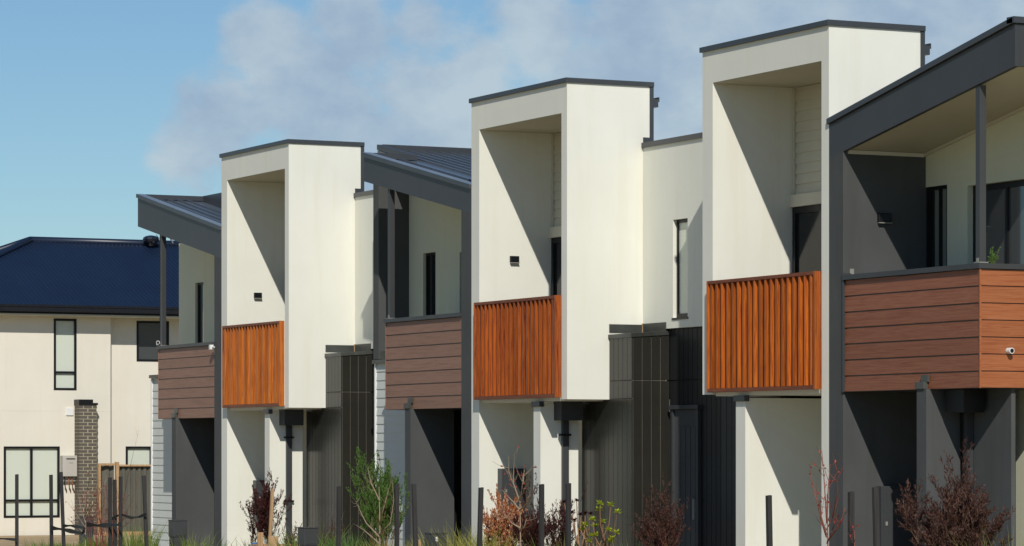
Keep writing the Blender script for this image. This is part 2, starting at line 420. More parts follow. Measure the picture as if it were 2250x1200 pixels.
def leanto(T, u0, mirrored):
    """the low dark clad front beside a tower, with its skillion cap and flashings"""
    W = 3.27
    if not mirrored:
        ua, ub = u0 + 2.39, u0 + W + .71
        body = MB().box(ua, ub - .007, WB_T + .006, 1.35, .06, 2.75)
        body.box(u0 + W + .002, ub - .007, WB_T + .006, 1.26, 2.75, 3.66)
        body.build('entry_wall', 'lit_groove_dust', T)
        cladding(T, ua, ub, WB_T, (2.75, 2.75), 0, 'cladding_black', joint=2.75)
        # upper course stands clear of the tower
        n = 5; w = (ub - (u0 + W + .004)) / n
        for k in range(n):
            MB().box(.005, w - .005, 0, .02, 0, .63).build('cladding_board', 'cladding_black', T, loc=(u0 + W + .004 + k * w, WB_T, 3.035))
            MB().box(.005, w - .005, 0, .02, 0, .25).build('cladding_board', 'cladding_black', T, loc=(u0 + W + .004 + k * w, WB_T, 2.765))
        cladding(T, WB_T + .022, 1.33, ub, (3.66, 3.70), 1, 'cladding_black')
        capm = MB().slopev(WB_T - .02, 3.655, 3.715, 1.345, 3.70, 3.76, u0 + W + .002, ub + .015)
        capm.build('entry_roof', 'flashing_metal', T, .003)
        box('side_flashing', 'flashing_metal', T, u0 + W + .001, u0 + W + .012, WB_T, BACK - .002, 3.745, 3.87)
        box('rear_flashing', 'flashing_metal', T, u0 + W + .013, ub + .01, BACK - .014, BACK - .003, 3.75, 3.885)
        box('flashing_edge', 'pale_timber', T, u0 + W + .0125, u0 + W + .024, BACK - .026, BACK - .0145, 3.755, 3.89)
    else:
        ua, ub = u0 - .71, u0 + .90
        MB().box(ua, ub, WB_T + .022, 1.35, .06, 3.6).build('entry_wall', 'black_paint', T)
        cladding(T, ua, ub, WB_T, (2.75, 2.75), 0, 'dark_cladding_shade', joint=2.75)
        box('entry_roof', 'flashing_metal', T, ua - .01, u0 - .002, WB_T - .02, BACK, 3.655, 3.715)

def white_bay(T, u0, u1, win):
    """set-back white wall over the dark entries"""
    m = MB(); v0, v1 = BACK, BACK + .25; z0, z1 = 3.79, 6.50
    if win:
        wa, wb, za, zb = win
        m.box(u0, wa, v0, v1, z0, z1).box(wb, u1, v0, v1, z0, z1).box(wa, wb, v0, v1, z0, za).box(wa, wb, v0, v1, zb, z1)
    else: m.box(u0, u1, v0, v1, z0, z1)
    m.build('upper_wall', 'white_render', T)
    box('parapet_cap', 'cap_metal', T, u0, u1, v0 - .03, v1 + .02, z1, z1 + .075)
    if win:
        f = MB().box(wa, wa + .045, v0 + .06, v0 + .11, za, zb).box(wb - .045, wb, v0 + .06, v0 + .11, za, zb)
        f.box(wa + .045, wb - .045, v0 + .06, v0 + .11, za, za + .06).box(wa + .045, wb - .045, v0 + .06, v0 + .11, zb - .05, zb)
        f.box(wa - .02, wb + .02, v0 - .012, v0 + .06, za - .03, za - .001)
        f = f.build('window', 'gutter_black', T)
        box('pane', 'glass_blind', f, wa + .045, wb - .045, v0 + .08, v0 + .09, za + .06, zb - .05)

def nib(T, ua, ub, v1):
    box('nib_wall', 'white_render', T, ua, ub, .004, v1, .06, 2.70)
    b = box('nib_flashing', 'cap_metal', T, ua - .01, ub + .03, -.03, .05, 2.655, 2.735, bevel=.003)

def downpipe(T, u, v, ztop=2.74):
    box('rainhead', 'charcoal_paint', T, u - .03, u + .24, v - .17, v + .20, ztop - .29, ztop, bevel=.005)
    p = box('downpipe', 'charcoal_paint', T, u, u + .055, v - .05, v + .055, .06, ztop - .29, bevel=.005)
    for z in (1.08, 2.22):
        box('pipe_strap', 'black_paint', p, u - .02, u + .062, v - .085, v + .09, z, z + .03)

def meter_box(T, u, v0, v1, z0, z1, d=.16):
    b = box('meter_box', 'charcoal_paint', T, u, u + d, v0, v1, z0, z1, bevel=.006)
    box('door', 'charcoal_paint', b, u + d, u + d + .012, v0 + .03, v1 - .03, z0 + .03, z1 - .03, bevel=.004)
    box('latch', 'galvanised', b, u + d + .012, u + d + .02, v0 + .05, v0 + .08, (z0 + z1) / 2, (z0 + z1) / 2 + .05)

# --- first white tower (far)
T1 = tower('townhouse', 'far white tower townhouse, smallest of the three, with golden-brown slatted balcony', -10.79, False, 'slat_timber_gold')
leanto(T1, -10.79, False)
white_bay(T1, -10.79 + 3.272, -5.46, None)
nib(T1, -8.66, -8.43, .64)
downpipe(T1, -8.425, .36, 2.74)
wall_light(T1, -10.79 + .281, V(566, -10.5), Z(649, -10.5, .5))
meter_box(T1, -10.79 + .281, V(556, -10.5), V(582, -10.5) + .3, .75, 1.45)
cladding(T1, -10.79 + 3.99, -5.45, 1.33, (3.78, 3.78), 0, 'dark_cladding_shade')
box('rear_entry_wall', 'black_paint', T1, -6.8, -5.45, 1.352, 1.5, .06, 3.79)
# --- second white tower (middle)
T2 = tower('townhouse', 'middle white tower townhouse with deep orange slatted balcony and narrow upper window beside it', -.03, False, 'slat_timber')
leanto(T2, -.03, False)
white_bay(T2, 3.242, 7.285, (4.16, 4.60, 3.94, 5.375))
nib(T2, 2.13, 2.36, .64)
downpipe(T2, 2.365, .40, 2.74)
wall_light(T2, .251, V(1129, .25), Z(570, .25, .6))
meter_box(T2, .251, V(1093, .25), V(1155, .4), .98, 1.72)
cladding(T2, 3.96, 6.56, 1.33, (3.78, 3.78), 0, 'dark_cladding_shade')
box('rear_entry_wall', 'black_paint', T2, 3.952, 6.57, 1.352, 1.5, .06, 3.79)
d = MB().box(4.08, 4.15, 1.27, 1.329, .06, 2.60).box(4.83, 4.90, 1.27, 1.329, .06, 2.60).box(4.05, 4.93, 1.25, 1.329, 2.60, 2.66).build('door_frame', 'charcoal_paint', T2, .004)
dd = box('front_door', 'charcoal_render', T2, 4.151, 4.829, 1.305, 1.328, .07, 2.595)
for k in range(4): box('door_panel', 'charcoal_render', dd, 4.21 + k * .145, 4.34 + k * .145, 1.296, 1.304, .2, 2.35, bevel=.004)
box('door_handle', 'galvanised', dd, 4.76, 4.79, 1.26, 1.29, 1.0, 1.3)
# --- third white tower (near)
T3 = tower('townhouse', 'near white tower townhouse, tallest in view, with bright orange slatted balcony', 7.29, True, 'slat_timber_bright')
leanto(T3, 7.29, True)
nib(T3, 8.19, 8.44, 1.5)
box('porch_wall', 'white_render', T3, 8.44, 10.37, 1.5, 1.6, .06, 2.7)

# main bodies behind the fronts, all below the roof edges seen from the street
def body(T, u0, u1, z1, v0=1.55, v1=10.5):
    box('rear_wall', 'cream_render', T, u0, u1, v0, v1, 0, z1)
body(T1, -10.79, -5.48, 6.35); body(T2, -.03, 7.28, 6.35); body(T3, 7.29, 10.55, 6.35)

# ---------------------------------------------------------------- dark balcony townhouses
def gable_plane(uA, zA, uB, zB): return lambda u: zA + (zB - zA) * (u - uA) / (uB - uA)

def dark_house(name, label, pil, bal, zb, roof, zroof, zbot, wb_front, gp, windows, mirrored=False, board='fibre_board', nb=7, posts=None, backl=None):
    """pil: the full-height pier beside the tower; bal: balcony; roof: fascia ends; all in metres along the street"""
    H = thing(name, label, 'townhouse')
    zt = gable_plane(roof[0], zroof[0], roof[1], zroof[1]); zl = gable_plane(roof[0], zbot[0], roof[1], zbot[1])
    # pier and fascia
    p0, p1 = pil
    m = MB().slope(p0, .06, zl(p0), p1, .06, zl(p1), 0, BACK if mirrored else .30)
    m.build('pier', 'charcoal_render', H)
    fz = MB().slope(roof[0], zl(roof[0]), zt(roof[0]) - .075, roof[1], zl(roof[1]), zt(roof[1]) - .075, 0, .06)
    fz.build('fascia', 'charcoal_paint', H)
    MB().slope(roof[0] - .012, zt(roof[0]) - .07, zt(roof[0]), roof[1], zt(roof[1]) - .07, zt(roof[1]), -.035, .14).build('fascia_cap', 'cap_metal', H, .004)
    MB().slope(roof[0] - .005, zt(roof[0]) + .0005, zt(roof[0]) + .004, roof[1], zt(roof[1]) + .0005, zt(roof[1]) + .004, -.03, .135).build('cap_sheen', 'sky_lit_flashing', H)  # thin sheet added on the cap, sky sheen painted in its colour
    return H, zt, zl

# --- B1: far end house
def boards_front(H, u0, u1, z0, z1, n, mat, v=0.0, parent=None):
    h = (z1 - z0) / n
    prof = MB().add([(0, -.002, 0), (u1 - u0, -.002, 0), (u1 - u0, .012, 0), (0, .012, 0), (0, .010, h - .014), (u1 - u0, .010, h - .014), (u1 - u0, .018, h + .02), (0, .018, h + .02)],
                    [(0, 3, 2, 1), (4, 5, 6, 7), (0, 1, 5, 4), (1, 2, 6, 5), (2, 3, 7, 6), (3, 0, 4, 7)])
    prof = MB().add([(0, 0, .0), (u1 - u0, 0, .0), (u1 - u0, .018, .0), (0, .018, .0), (0, .010, h - .012), (u1 - u0, .010, h - .012), (u1 - u0, .018, h - .012), (0, .018, h - .012)],
                    [(0, 3, 2, 1), (4, 5, 6, 7), (0, 1, 5, 4), (1, 2, 6, 5), (2, 3, 7, 6), (3, 0, 4, 7)])
    repeat('board', mat, parent or H, prof, [(u0, v, z0 + k * h + .006) for k in range(n)])
def boards_side(H, u, v0, v1, z0, z1, n, mat, parent=None):
    h = (z1 - z0) / n; L = v1 - v0
    prof = MB().add([(0, 0, 0), (0, L, 0), (-.018, L, 0), (-.018, 0, 0), (-.010, 0, h - .012), (-.010, L, h - .012), (-.018, L, h - .012), (-.018, 0, h - .012)],
                    [(0, 1, 2, 3), (4, 7, 6, 5), (0, 4, 5, 1), (1, 5, 6, 2), (2, 6, 7, 3), (3, 7, 4, 0)])
    repeat('board', mat, parent or H, prof, [(u, v0, z0 + k * h + .006) for k in range(n)])
def balustrade(H, u0, u1, z0, z1, mat, open_side, matside=None):
    B = MB().box(u0 + .018, u1 - .018, .019, .09, z0, z1 - .004)
    if open_side == 'left': B.box(u0 + .018, u0 + .08, .09, BACK, z0, z1 - .004)
    if open_side == 'right': B.box(u1 - .08, u1 - .018, .09, BACK, z0, z1 - .004)
    B = B.build('balustrade', 'charcoal_paint', H)
    boards_front(H, u0 + (.012 if open_side == 'left' else 0), u1 - (.016 if open_side == 'right' else 0), z0, z1, 7, mat, 0.0, B)
    if open_side == 'left':
        box('corner_trim', mat, B, u0, u0 + .012, -.003, .02, z0, z1)
        box('side_panel', mat, B, u0, u0 + .017, .021, BACK - .01, z0, z1)
    else:
        boards_side(H, u1, .02, BACK - .01, z0, z1, 7, matside, B)
        box('corner_trim', matside, B, u1 - .015, u1 + .004, -.004, .019, z0, z1 + .002)
    c = MB().box(u0 - .02, u1 + .02, -.03, .12, z1 + .003, z1 + .065)
    if open_side == 'left': c.box(u0 - .02, u0 + .12, .12, BACK, z1 + .003, z1 + .065)
    if open_side == 'right': c.box(u1 - .12, u1 + .02, .12, BACK, z1 + .003, z1 + .065)
    c.build('top_cap', 'charcoal_paint', H)
    box('balcony_floor', 'charcoal_paint', H, u0 + .02, u1 - .02, .021, BACK, z0 - .0, z0 + .15) if False else None
    box('soffit', 'charcoal_paint', H, u0 + .02, u1 - .02, .091, BACK, z0, z0 + .12)
    return B
def gpillar(H, u0, u1, v1, z):
    box('porch_pillar', 'charcoal_render', H, u0, u1, -.05, v1, .06, z)
    box('pillar_cap', 'flashing_metal', H, u0 - .015, u1 - .03, -.07, -.004, z, z + .085, bevel=.004)
    box('pillar_bracket', 'flashing_metal', H, u0 + .06, u1 + .0, -.03, -.003, z + .086, z + .17)
def weather_box(H, u0, u1, z1, v=.73, deep=1.5):
    box('lower_wall', 'weatherboard_paint', H, u0 + .01, u1, v + .03, deep, .06, z1 - .05)
    n = int((z1 - .08) / .149); h = .149
    L = u1 - u0 - .05
    prof = MB().add([(0, 0, 0), (L, 0, 0), (L, .029, 0), (0, .029, 0), (0, .012, h), (L, .012, h), (L, .029, h), (0, .029, h)],
                    [(0, 3, 2, 1), (4, 5, 6, 7), (0, 1, 5, 4), (1, 2, 6, 5), (2, 3, 7, 6), (3, 0, 4, 7)])
    repeat('weatherboard', 'weatherboard_paint', H, prof, [(u0 + .05, v, .07 + k * h) for k in range(n)])
    box('corner_strip', 'white_plastic', H, u0, u0 + .048, v - .018, v + .03, .06, z1 - .045)
    box('lower_roof_cap', 'flashing_metal', H, u0 - .02, u1, v - .05, BACK, z1 - .045, z1 + .02)
def cap_front(H, uA, uB, zt, v0, v1, up=.0, name='roof_edge'):
    MB().slope(uA, zt(uA) - .07 + up, zt(uA) + up, uB, zt(uB) - .07 + up, zt(uB) + up, v0, v1).build(name, 'cap_metal', H, .004)
def roof_sheet(H, uA, uB, zt, v0, v1, drop=.10):
    s = MB().slope(uA, zt(uA) - drop - .04, zt(uA) - drop, uB, zt(uB) - drop - .04, zt(uB) - drop, v0, v1).build('roof', 'roof_metal', H)
    n = int((v1 - v0 - .15) / .20)
    rib = MB().slope(uA + .05, zt(uA + .05) - drop, zt(uA + .05) - drop + .035, uB - .02, zt(uB - .02) - drop, zt(uB - .02) - drop + .035, 0, .035)
    if n > 0: repeat('rib', 'roof_metal', s, rib, [(0, v0 + .15 + k * .20, 0) for k in range(n)])
    return s
def window(H, u0, u1, z0, z1, v=BACK, mat='glass_dark', reveal=.09, lights=1, fr=.045):
    f = MB().box(u0, u0 + fr, v + reveal - .04, v + reveal + .02, z0, z1).box(u1 - fr, u1, v + reveal - .04, v + reveal + .02, z0, z1)
    f.box(u0 + fr, u1 - fr, v + reveal - .04, v + reveal + .02, z0, z0 + fr).box(u0 + fr, u1 - fr, v + reveal - .04, v + reveal + .02, z1 - fr, z1)
    w = (u1 - u0 - 2 * fr) / lights
    for k in range(1, lights): f.box(u0 + fr + k * w - .025, u0 + fr + k * w + .025, v + reveal - .035, v + reveal + .02, z0 + fr, z1 - fr)
    f = f.build('window', 'gutter_black', H)
    for k in range(lights):
        box('pane', mat, f, u0 + fr + k * w + (.025 if k else 0), u0 + fr + (k + 1) * w - (.025 if k < lights - 1 else 0), v + reveal - .01, v + reveal, z0 + fr, z1 - fr)
    return f
def pierced(H, u0, u1, z0, z1, holes, mat, v=BACK, zt=None):
    """wall with openings; holes sorted along the street as (u0, u1, z0, z1)"""
    m = MB(); th = .2; cur = u0
    T_ = (lambda u: z1) if zt is None else zt
    for a, b, c, d in holes:
        if a > cur: m.slope(cur, z0, T_(cur), a, z0, T_(a), v, v + th)
        if c > z0: m.box(a, b, v, v + th, z0, c)
        m.slope(a, d, T_(a), b, d, T_(b), v, v + th); cur = b
    if u1 > cur: m.slope(cur, z0, T_(cur), u1, z0, T_(u1), v, v + th)
    return m.build('upper_wall', mat, H)
def post(H, u, v, z0, z1, foot=True):
    p = box('veranda_post', 'charcoal_paint', H, u, u + .09, v, v + .09, z0, z1, bevel=.004)
    if foot: box('post_foot', 'galvanised', p, u - .02, u + .11, v - .02, v + .11, z0, z0 + .012); box('foot_bracket', 'galvanised', p, u + .02, u + .07, v - .006, v + .096, z0 + .013, z0 + .06)

B1, zt1, zl1 = dark_house('townhouse', 'far end dark townhouse with brown boarded balcony, nearest the blue roofed house',
                          (-11.16, -10.795), None, None, (-15.35, -10.795), (7.06, 6.15), (6.42, 5.555), None, None, None)
balustrade(B1, -14.18, -11.163, 2.61, 3.96, 'fibre_board', 'left')
gpillar(B1, -13.29, -13.07, .73, 2.63)
box('porch_side_wall', 'black_paint', B1, -13.299, -13.275, .735, 1.545, .06, 2.6)
weather_box(B1, -16.57, -13.30, 3.50)
box('lower_side_wall', 'weatherboard_paint', B1, -16.57, -16.55, .77, 8, .06, 3.45)
roof_sheet(B1, -15.33, -10.80, zt1, .05, 1.34)
MB().slope(-15.34, 6.96, 7.055, -15.27, 6.96, 7.055, .141, 1.34).build('barge_cap', 'cap_metal', B1)
MB().box(-15.35, -10.80, 1.34, 1.42, 6.2, 7.06).build('rear_parapet', 'cap_metal', B1)
MB().slope(-15.35, zl1(-15.35), zt1(-15.35) - .08, -15.29, zl1(-15.29), zt1(-15.29) - .08, .061, 1.34).build('side_fascia', 'charcoal_paint', B1)
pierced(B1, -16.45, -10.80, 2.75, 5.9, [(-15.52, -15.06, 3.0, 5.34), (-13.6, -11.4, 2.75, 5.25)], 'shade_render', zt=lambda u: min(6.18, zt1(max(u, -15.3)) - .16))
window(B1, -15.52, -15.06, 3.0, 5.34, mat='glass_grey'); window(B1, -13.6, -11.4, 2.75, 5.25, lights=2)
post(B1, -14.15, .03, 4.03, zl1(-14.1))
box('porch_wall', 'black_paint', B1, -13.07, -10.795, 1.55, 1.6, .06, 2.6)
wall_light(B1, -13.069, .66, Z(1020, -13.07, .66)) if False else None
body(B1, -16.45, -10.80, 6.0)

B2, zt2, zl2 = dark_house('townhouse', 'dark townhouse with brown boarded balcony between the far and the middle white tower',
                          (-.40, -.034), None, None, (-4.21, -.034), (6.985, 6.15), (6.50, 5.70), None, None, None)
balustrade(B2, -3.33, -.403, 2.667, 4.10, 'fibre_board', 'left')
gpillar(B2, -2.44, -2.22, .73, 2.68)
box('porch_side_wall', 'black_paint', B2, -2.449, -2.425, .735, 1.545, .06, 2.66)
weather_box(B2, -5.41, -2.45, 3.53)
roof_sheet(B2, -4.19, -.04, zt2, .05, .86)
roof_sheet(B2, -5.61, -.04, zt2, .862, 2.66)
MB().slope(-4.20, zt2(-4.20) - .10, zt2(-4.20) - .005, -4.13, zt2(-4.20) - .10, zt2(-4.20) - .005, .141, .86).build('barge_cap', 'cap_metal', B2)
MB().slope(-4.21, zl2(-4.21), zt2(-4.21) - .08, -4.15, zl2(-4.15), zt2(-4.15) - .11, .061, .86).build('side_fascia', 'charcoal_paint', B2)
MB().slope(-5.63, zt2(-5.63) - .09, zt2(-5.63), -4.15, zt2(-4.15) - .09, zt2(-4.15), .86, .95).build('fascia_cap', 'cap_metal', B2)
MB().slope(-5.61, zt2(-5.61) - .40, zt2(-5.61) - .095, -4.21, zt2(-4.21) - .40, zt2(-4.21) - .095, .88, .93).build('fascia', 'charcoal_paint', B2)
MB().box(-5.63, -5.55, .95, 2.66, zt2(-5.63) - .4, zt2(-5.63)).build('barge_cap', 'cap_metal', B2)
MB().box(-5.55, -.04, 2.66, 2.74, 6.2, zt2(-5.63) - .0).build('rear_parapet', 'cap_metal', B2)
box('fin_wall', 'charcoal_render', B2, -5.42, -5.19, .70, BACK, 3.56, zt2(-5.3) - .42)
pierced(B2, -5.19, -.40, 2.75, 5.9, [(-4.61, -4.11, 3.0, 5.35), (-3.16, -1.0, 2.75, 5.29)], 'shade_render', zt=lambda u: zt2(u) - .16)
window(B2, -4.61, -4.11, 3.0, 5.35); window(B2, -3.16, -1.0, 2.75, 5.29, lights=2)
MB().slope(-4.15, zl2(-4.15) + .03, zl2(-4.15) + .05, -.40, zl2(-.40) + .03, zl2(-.40) + .05, .062, BACK).build('veranda_soffit', 'soffit_paint', B2)
MB().slope(-15.28, zl1(-15.28) + .03, zl1(-15.28) + .05, -11.16, zl1(-11.16) + .03, zl1(-11.16) + .05, .062, BACK).build('veranda_soffit', 'soffit_paint', B1)
post(B2, -3.31, .03, 4.17, zl2(-3.27))
box('porch_wall', 'black_paint', B2, -2.22, -.034, 1.55, 1.6, .06, 2.6)
box('rear_flashing', 'flashing_metal', B2, -5.188, -5.178, .72, BACK, 3.56, 3.70)
body(B2, -5.45, -.04, 5.9)

B3, zt3, zl3 = dark_house('townhouse', 'near dark townhouse with veranda and wide warm brown boarded balcony, partly outside the picture',
                          (10.562, 10.90), None, None, (10.562, 14.67), (6.22, 7.04), (5.72, 6.47), None, None, None, mirrored=True)
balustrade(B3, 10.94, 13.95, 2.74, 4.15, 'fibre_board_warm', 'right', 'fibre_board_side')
box('corner_trim', 'charcoal_paint', B3, 10.90, 10.938, -.02, .1, 2.74, 4.24)
gpillar(B3, 12.67, 12.88, .44, 2.745)
box('pillar_back', 'charcoal_render', B3, 12.67, U(2222, .5), .5, .56, .06, 2.74)
box('rainhead', 'black_paint', B3, 13.0, 13.4, .14, .44, 2.46, 2.735)
box('downpipe', 'charcoal_paint', B3, U(2130, .47), U(2130, .47) + .05, .40, .49, .06, 2.46)
roof_sheet(B3, 10.58, 14.65, zt3, .05, 3.0)
MB().slope(10.565, zt3(10.565) - .25, zt3(10.565) - .075, 10.60, zt3(10.6) - .25, zt3(10.6) - .075, .061, 3.0).build('gutter', 'cap_metal', B3)
MB().slopev(.061, zl3(14.67), zt3(14.67) - .08, 3.0, zl3(14.67), zt3(14.67) - .08, 14.61, 14.67).build('side_fascia', 'charcoal_paint', B3)
MB().box(14.55, 14.70, -.035, 3.0, zt3(14.67) - .07, zt3(14.67) + .004).build('barge_cap', 'cap_metal', B3)
MB().slope(10.9, zl3(10.9) + .02, zl3(10.9) + .05, 14.6, zl3(14.6) + .02, zl3(14.6) + .05, .062, 1.24).build('veranda_soffit', 'soffit_paint', B3)
MB().slope(10.905, zl3(10.9) - .02, zl3(10.9) + .018, 14.6, zl3(14.6) - .02, zl3(14.6) + .018, 1.205, 1.238).build('soffit_bead', 'cream_board_paint', B3)
MB().slopev(.07, zl3(10.9) - .03, zl3(10.9) + .018, 1.2, zl3(10.9) - .03, zl3(10.9) + .018, 10.901, 10.93).build('soffit_bead', 'cream_board_paint', B3)
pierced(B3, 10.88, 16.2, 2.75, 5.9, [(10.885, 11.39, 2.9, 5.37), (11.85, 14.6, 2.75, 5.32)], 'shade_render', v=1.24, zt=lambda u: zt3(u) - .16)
window(B3, 10.99, 11.39, 2.9, 5.37, v=1.24, mat='glass_curtain', lights=2, reveal=.06)
box('window_reveal', 'black_paint', B3, 10.886, 10.989, 1.25, 1.3, 2.9, 5.369)
window(B3, 11.85, 14.6, 2.75, 5.32, v=1.24, mat='glass_grey', lights=4, reveal=.12, fr=.07)
post(B3, 13.83, .02, 4.22, zl3(13.87))
wall_light(B3, 10.901, V(1941, 10.9), Z(479, 10.9, .6), w=.19, h=.12)
box('porch_wall', 'black_paint', B3, 10.9, 12.9, 1.6, 1.65, .06, 2.75)
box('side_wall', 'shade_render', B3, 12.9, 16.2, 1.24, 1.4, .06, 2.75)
box('porch_wall', 'black_paint', B3, 12.66, 12.9, 1.1, 1.239, .06, 2.75)
meter_box(B3, 10.901, V(1938, 11.05), V(2018, 11.05), .55, Z(1068, 10.95, .8), d=.14)
g = box('glass_vent', 'white_plastic', B3, 13.951, 13.985, V(2215, 13.95) - .035, V(2215, 13.95) + .035, 0, .01) if False else None
sp = MB(); vv = V(2215, 13.95); zz = Z(771, 13.95, vv)
sp.tube([(13.95, vv, zz), (14.03, vv, zz)], [.036, .036], 14); sp = sp.build('waste_pipe', 'white_plastic', B3, smooth=False)
MB().tube([(14.031, vv, zz), (14.034, vv, zz)], [.026, .026], 14).build('pipe_mouth', 'black_paint', sp)
box('anchor_plate', 'galvanised', B3, 10.901, 10.905, .10, .16, 4.22, 4.30)
body(B3, 10.56, 16.2, 6.0, v0=1.66)

# pot plant and security cameras
def bead(name, mat, parent, c, r, n=8): pass

# ---------------------------------------------------------------- house with the blue roof
HW = -27.3; HW2 = -27.58
BH = thing('house', 'cream rendered two storey house with dark blue corrugated roof at the left', 'house')
vs_ = V(243, HW)
def hwin(x0, x1, y0, y1, u): return (V(x0, u), V(x1, u), Z(y1, u, V(x0, u)), Z(y0, u, V(x0, u)))
W1 = hwin(118, 168, 700, 857, HW); W2 = hwin(8, 131, 981, 1138, HW); W3 = hwin(300, 371, 705, 794, HW2); W4 = hwin(276, 334, 981, 1080, HW2)
def side_pierced(u, v0, v1, z0, z1, holes, mat, name='wall'):
    m = MB(); cur = v0; th = .25
    vsx = sorted(set([v0, v1] + [h for q in holes for h in q[:2]]))
    for a, b in zip(vsx, vsx[1:]):
        hs = sorted([(q[2], q[3]) for q in holes if q[0] <= a + 1e-6 and q[1] >= b - 1e-6]); z = z0
        for c, d in hs:
            if c > z: m.box(u - th, u, a, b, z, c)
            z = d
        m.box(u - th, u, a, b, z, z1)
    return m.build(name, mat, BH)
side_pierced(HW, -9.5, vs_, 0, 5.30, [W1, W2], 'cream_render')
side_pierced(HW2, vs_, 9, 0, 5.30, [W3, W4], 'cream_render')
MB().box(-36, HW - .25, -9.5, -9.3, 0, 5.3).box(-36, HW2 - .25, 8.8, 9, 0, 5.3).build('wall', 'cream_render', BH)
for jz in (2.92,): box('wall_joint', 'cream_render', BH, HW, HW + .004, -9.5, vs_, jz, jz + .012)
def side_window(w, u, mat, vb=None, hb=None):
    a, b, c, d = w; fr = .05; x0, x1 = u - .07, u + .012
    m = MB().box(x0, x1, a, a + fr, c, d).box(x0, x1, b - fr, b, c, d).box(x0, x1, a + fr, b - fr, c, c + fr).box(x0, x1, a + fr, b - fr, d - fr, d)
    vl = [a + fr, b - fr] if vb is None else [a + fr, vb - .025, vb + .025, b - fr]
    zl_ = [c + fr, d - fr] if hb is None else [c + fr, hb - .025, hb + .025, d - fr]
    if vb is not None: m.box(x0, x1, vb - .025, vb + .025, c + fr, d - fr)
    if hb is not None:
        for i in range(0, len(vl), 2): m.box(x0, x1, vl[i], vl[i + 1], hb - .025, hb + .025)
    f = m.build('window', 'gutter_black', BH)
    for i in range(0, len(vl), 2):
        for j in range(0, len(zl_), 2):
            box('pane', mat, f, u - .05, u - .042, vl[i], vl[i + 1], zl_[j], zl_[j + 1])
    return f
side_window(W1, HW, 'glass_blind', hb=Z(818, HW, W1[0])); side_window(W2, HW, 'glass_blind', vb=V(69, HW), hb=Z(1100, HW, W2[0]))
side_window(W3, HW2, 'glass_grey'); side_window(W4, HW2, 'glass_blind')
box('vent', 'white_plastic', BH, HW, HW + .03, V(145, HW), V(161, HW), Z(910, HW, -4), Z(893, HW, -4), bevel=.006)
# roof: corrugated sheet planes
UE, UR_ = -26.85, -31.3; ZE = 5.36; ZR = 7.12; VE = V(66, UR_)
RUN = UE - UR_; VEND = 9.4
def corr_plane(P0, P1, Q0, Q1, name, par):
    """sheet between the eave line P0-P1 and the ridge line Q0-Q1, ribs running up the slope"""
    P0, P1, Q0, Q1 = map(Vector, (P0, P1, Q0, Q1)); n = int((P1 - P0).length / .0152)
    nrm = (P1 - P0).cross(Q0 - P0).normalized(); m = MB(); e = (P1 - P0).normalized(); up = (Q0 - P0) - e * (Q0 - P0).dot(e)
    L = (P1 - P0).length; q0 = (Q0 - P0).dot(e); q1 = (Q1 - P0).dot(e)
    if nrm.z < 0: nrm = -nrm
    for i in range(n + 1):
        s = L * i / n; h = nrm * (.013 * math.sin(2 * math.pi * s / .105))
        t = 1.0
        if s < q0: t = s / q0
        if s > q1 and L > q1 + 1e-6: t = (L - s) / (L - q1)
        m.v += [tuple(P0 + e * s + h), tuple(P0 + e * s + up * t + h)]
        if i: k = 2 * i; m.f.append((k - 2, k, k + 1, k - 1))
    o = m.build(name, 'navy_roof', par, smooth=True); return o
rf = corr_plane((UE, VE - RUN, ZE), (UE, VEND, ZE), (UR_, VE, ZR), (UR_, VEND, ZR), 'roof', BH)
corr_plane((2 * UR_ - UE, VEND, ZE), (2 * UR_ - UE, VE - RUN, ZE), (UR_, VEND, ZR), (UR_, VE, ZR), 'roof', BH)
corr_plane((2 * UR_ - UE, VE - RUN, ZE), (UE, VE - RUN, ZE), (UR_ - .01, VE, ZR), (UR_ + .01, VE, ZR), 'roof', BH)
MB().tube([(UR_, VE, ZR + .02), (UR_, VEND, ZR + .02)], [.09, .09], 8).build('ridge_cap', 'navy_roof', rf, smooth=True)
MB().tube([(UR_, VE, ZR + .02), (UE, VE - RUN, ZE + .02)], [.09, .09], 8).build('ridge_cap', 'navy_roof', rf, smooth=True)
MB().tube([(UR_, VE, ZR + .02), (2 * UR_ - UE, VE - RUN, ZE + .02)], [.09, .09], 8).build('ridge_cap', 'navy_roof', rf, smooth=True)
gm = MB().box(UE - .02, UE + .11, VE - RUN - .1, VEND, ZE - .16, ZE - .02).box(UE + .11, UE + .125, VE - RUN - .1, VEND, ZE - .05, ZE + .0)
gm.build('gutter', 'gutter_black', BH)
box('eave_fascia', 'gutter_black', BH, UE - .45, UE - .021, VE - RUN, VEND, ZE - .20, ZE - .15)
MB().box(HW2, UE - .03, VE - RUN, VEND, ZE - .24, ZE - .202).build('eave_soffit', 'cream_board_paint', BH)
# turbine ventilator near the ridge
vx = V(332, UR_ + .28); vz = ZR - .06
tv = MB(); prof = [(.10, 0), (.12, .10), (.20, .12), (.27, .20), (.285, .27), (.26, .35), (.18, .40), (.05, .43)]
n = 24
for (r, z) in [(p_ * .70, q_ * .62) for p_, q_ in prof]:
    for k in range(n):
        t = 2 * math.pi * k / n; rr = r * (1 + (.035 if k % 2 else 0) * (r > .1)); tv.v.append((UR_ + .28 + rr * math.cos(t), vx + rr * math.sin(t), vz + z))
for i in range(len(prof) - 1):
    for k in range(n): tv.f.append((i * n + k, i * n + (k + 1) % n, (i + 1) * n + (k + 1) % n, (i + 1) * n + k))
tv.f.append(tuple((len(prof) - 1) * n + k for k in range(n)))
tv.build('roof_ventilator', 'gloss_black', BH)

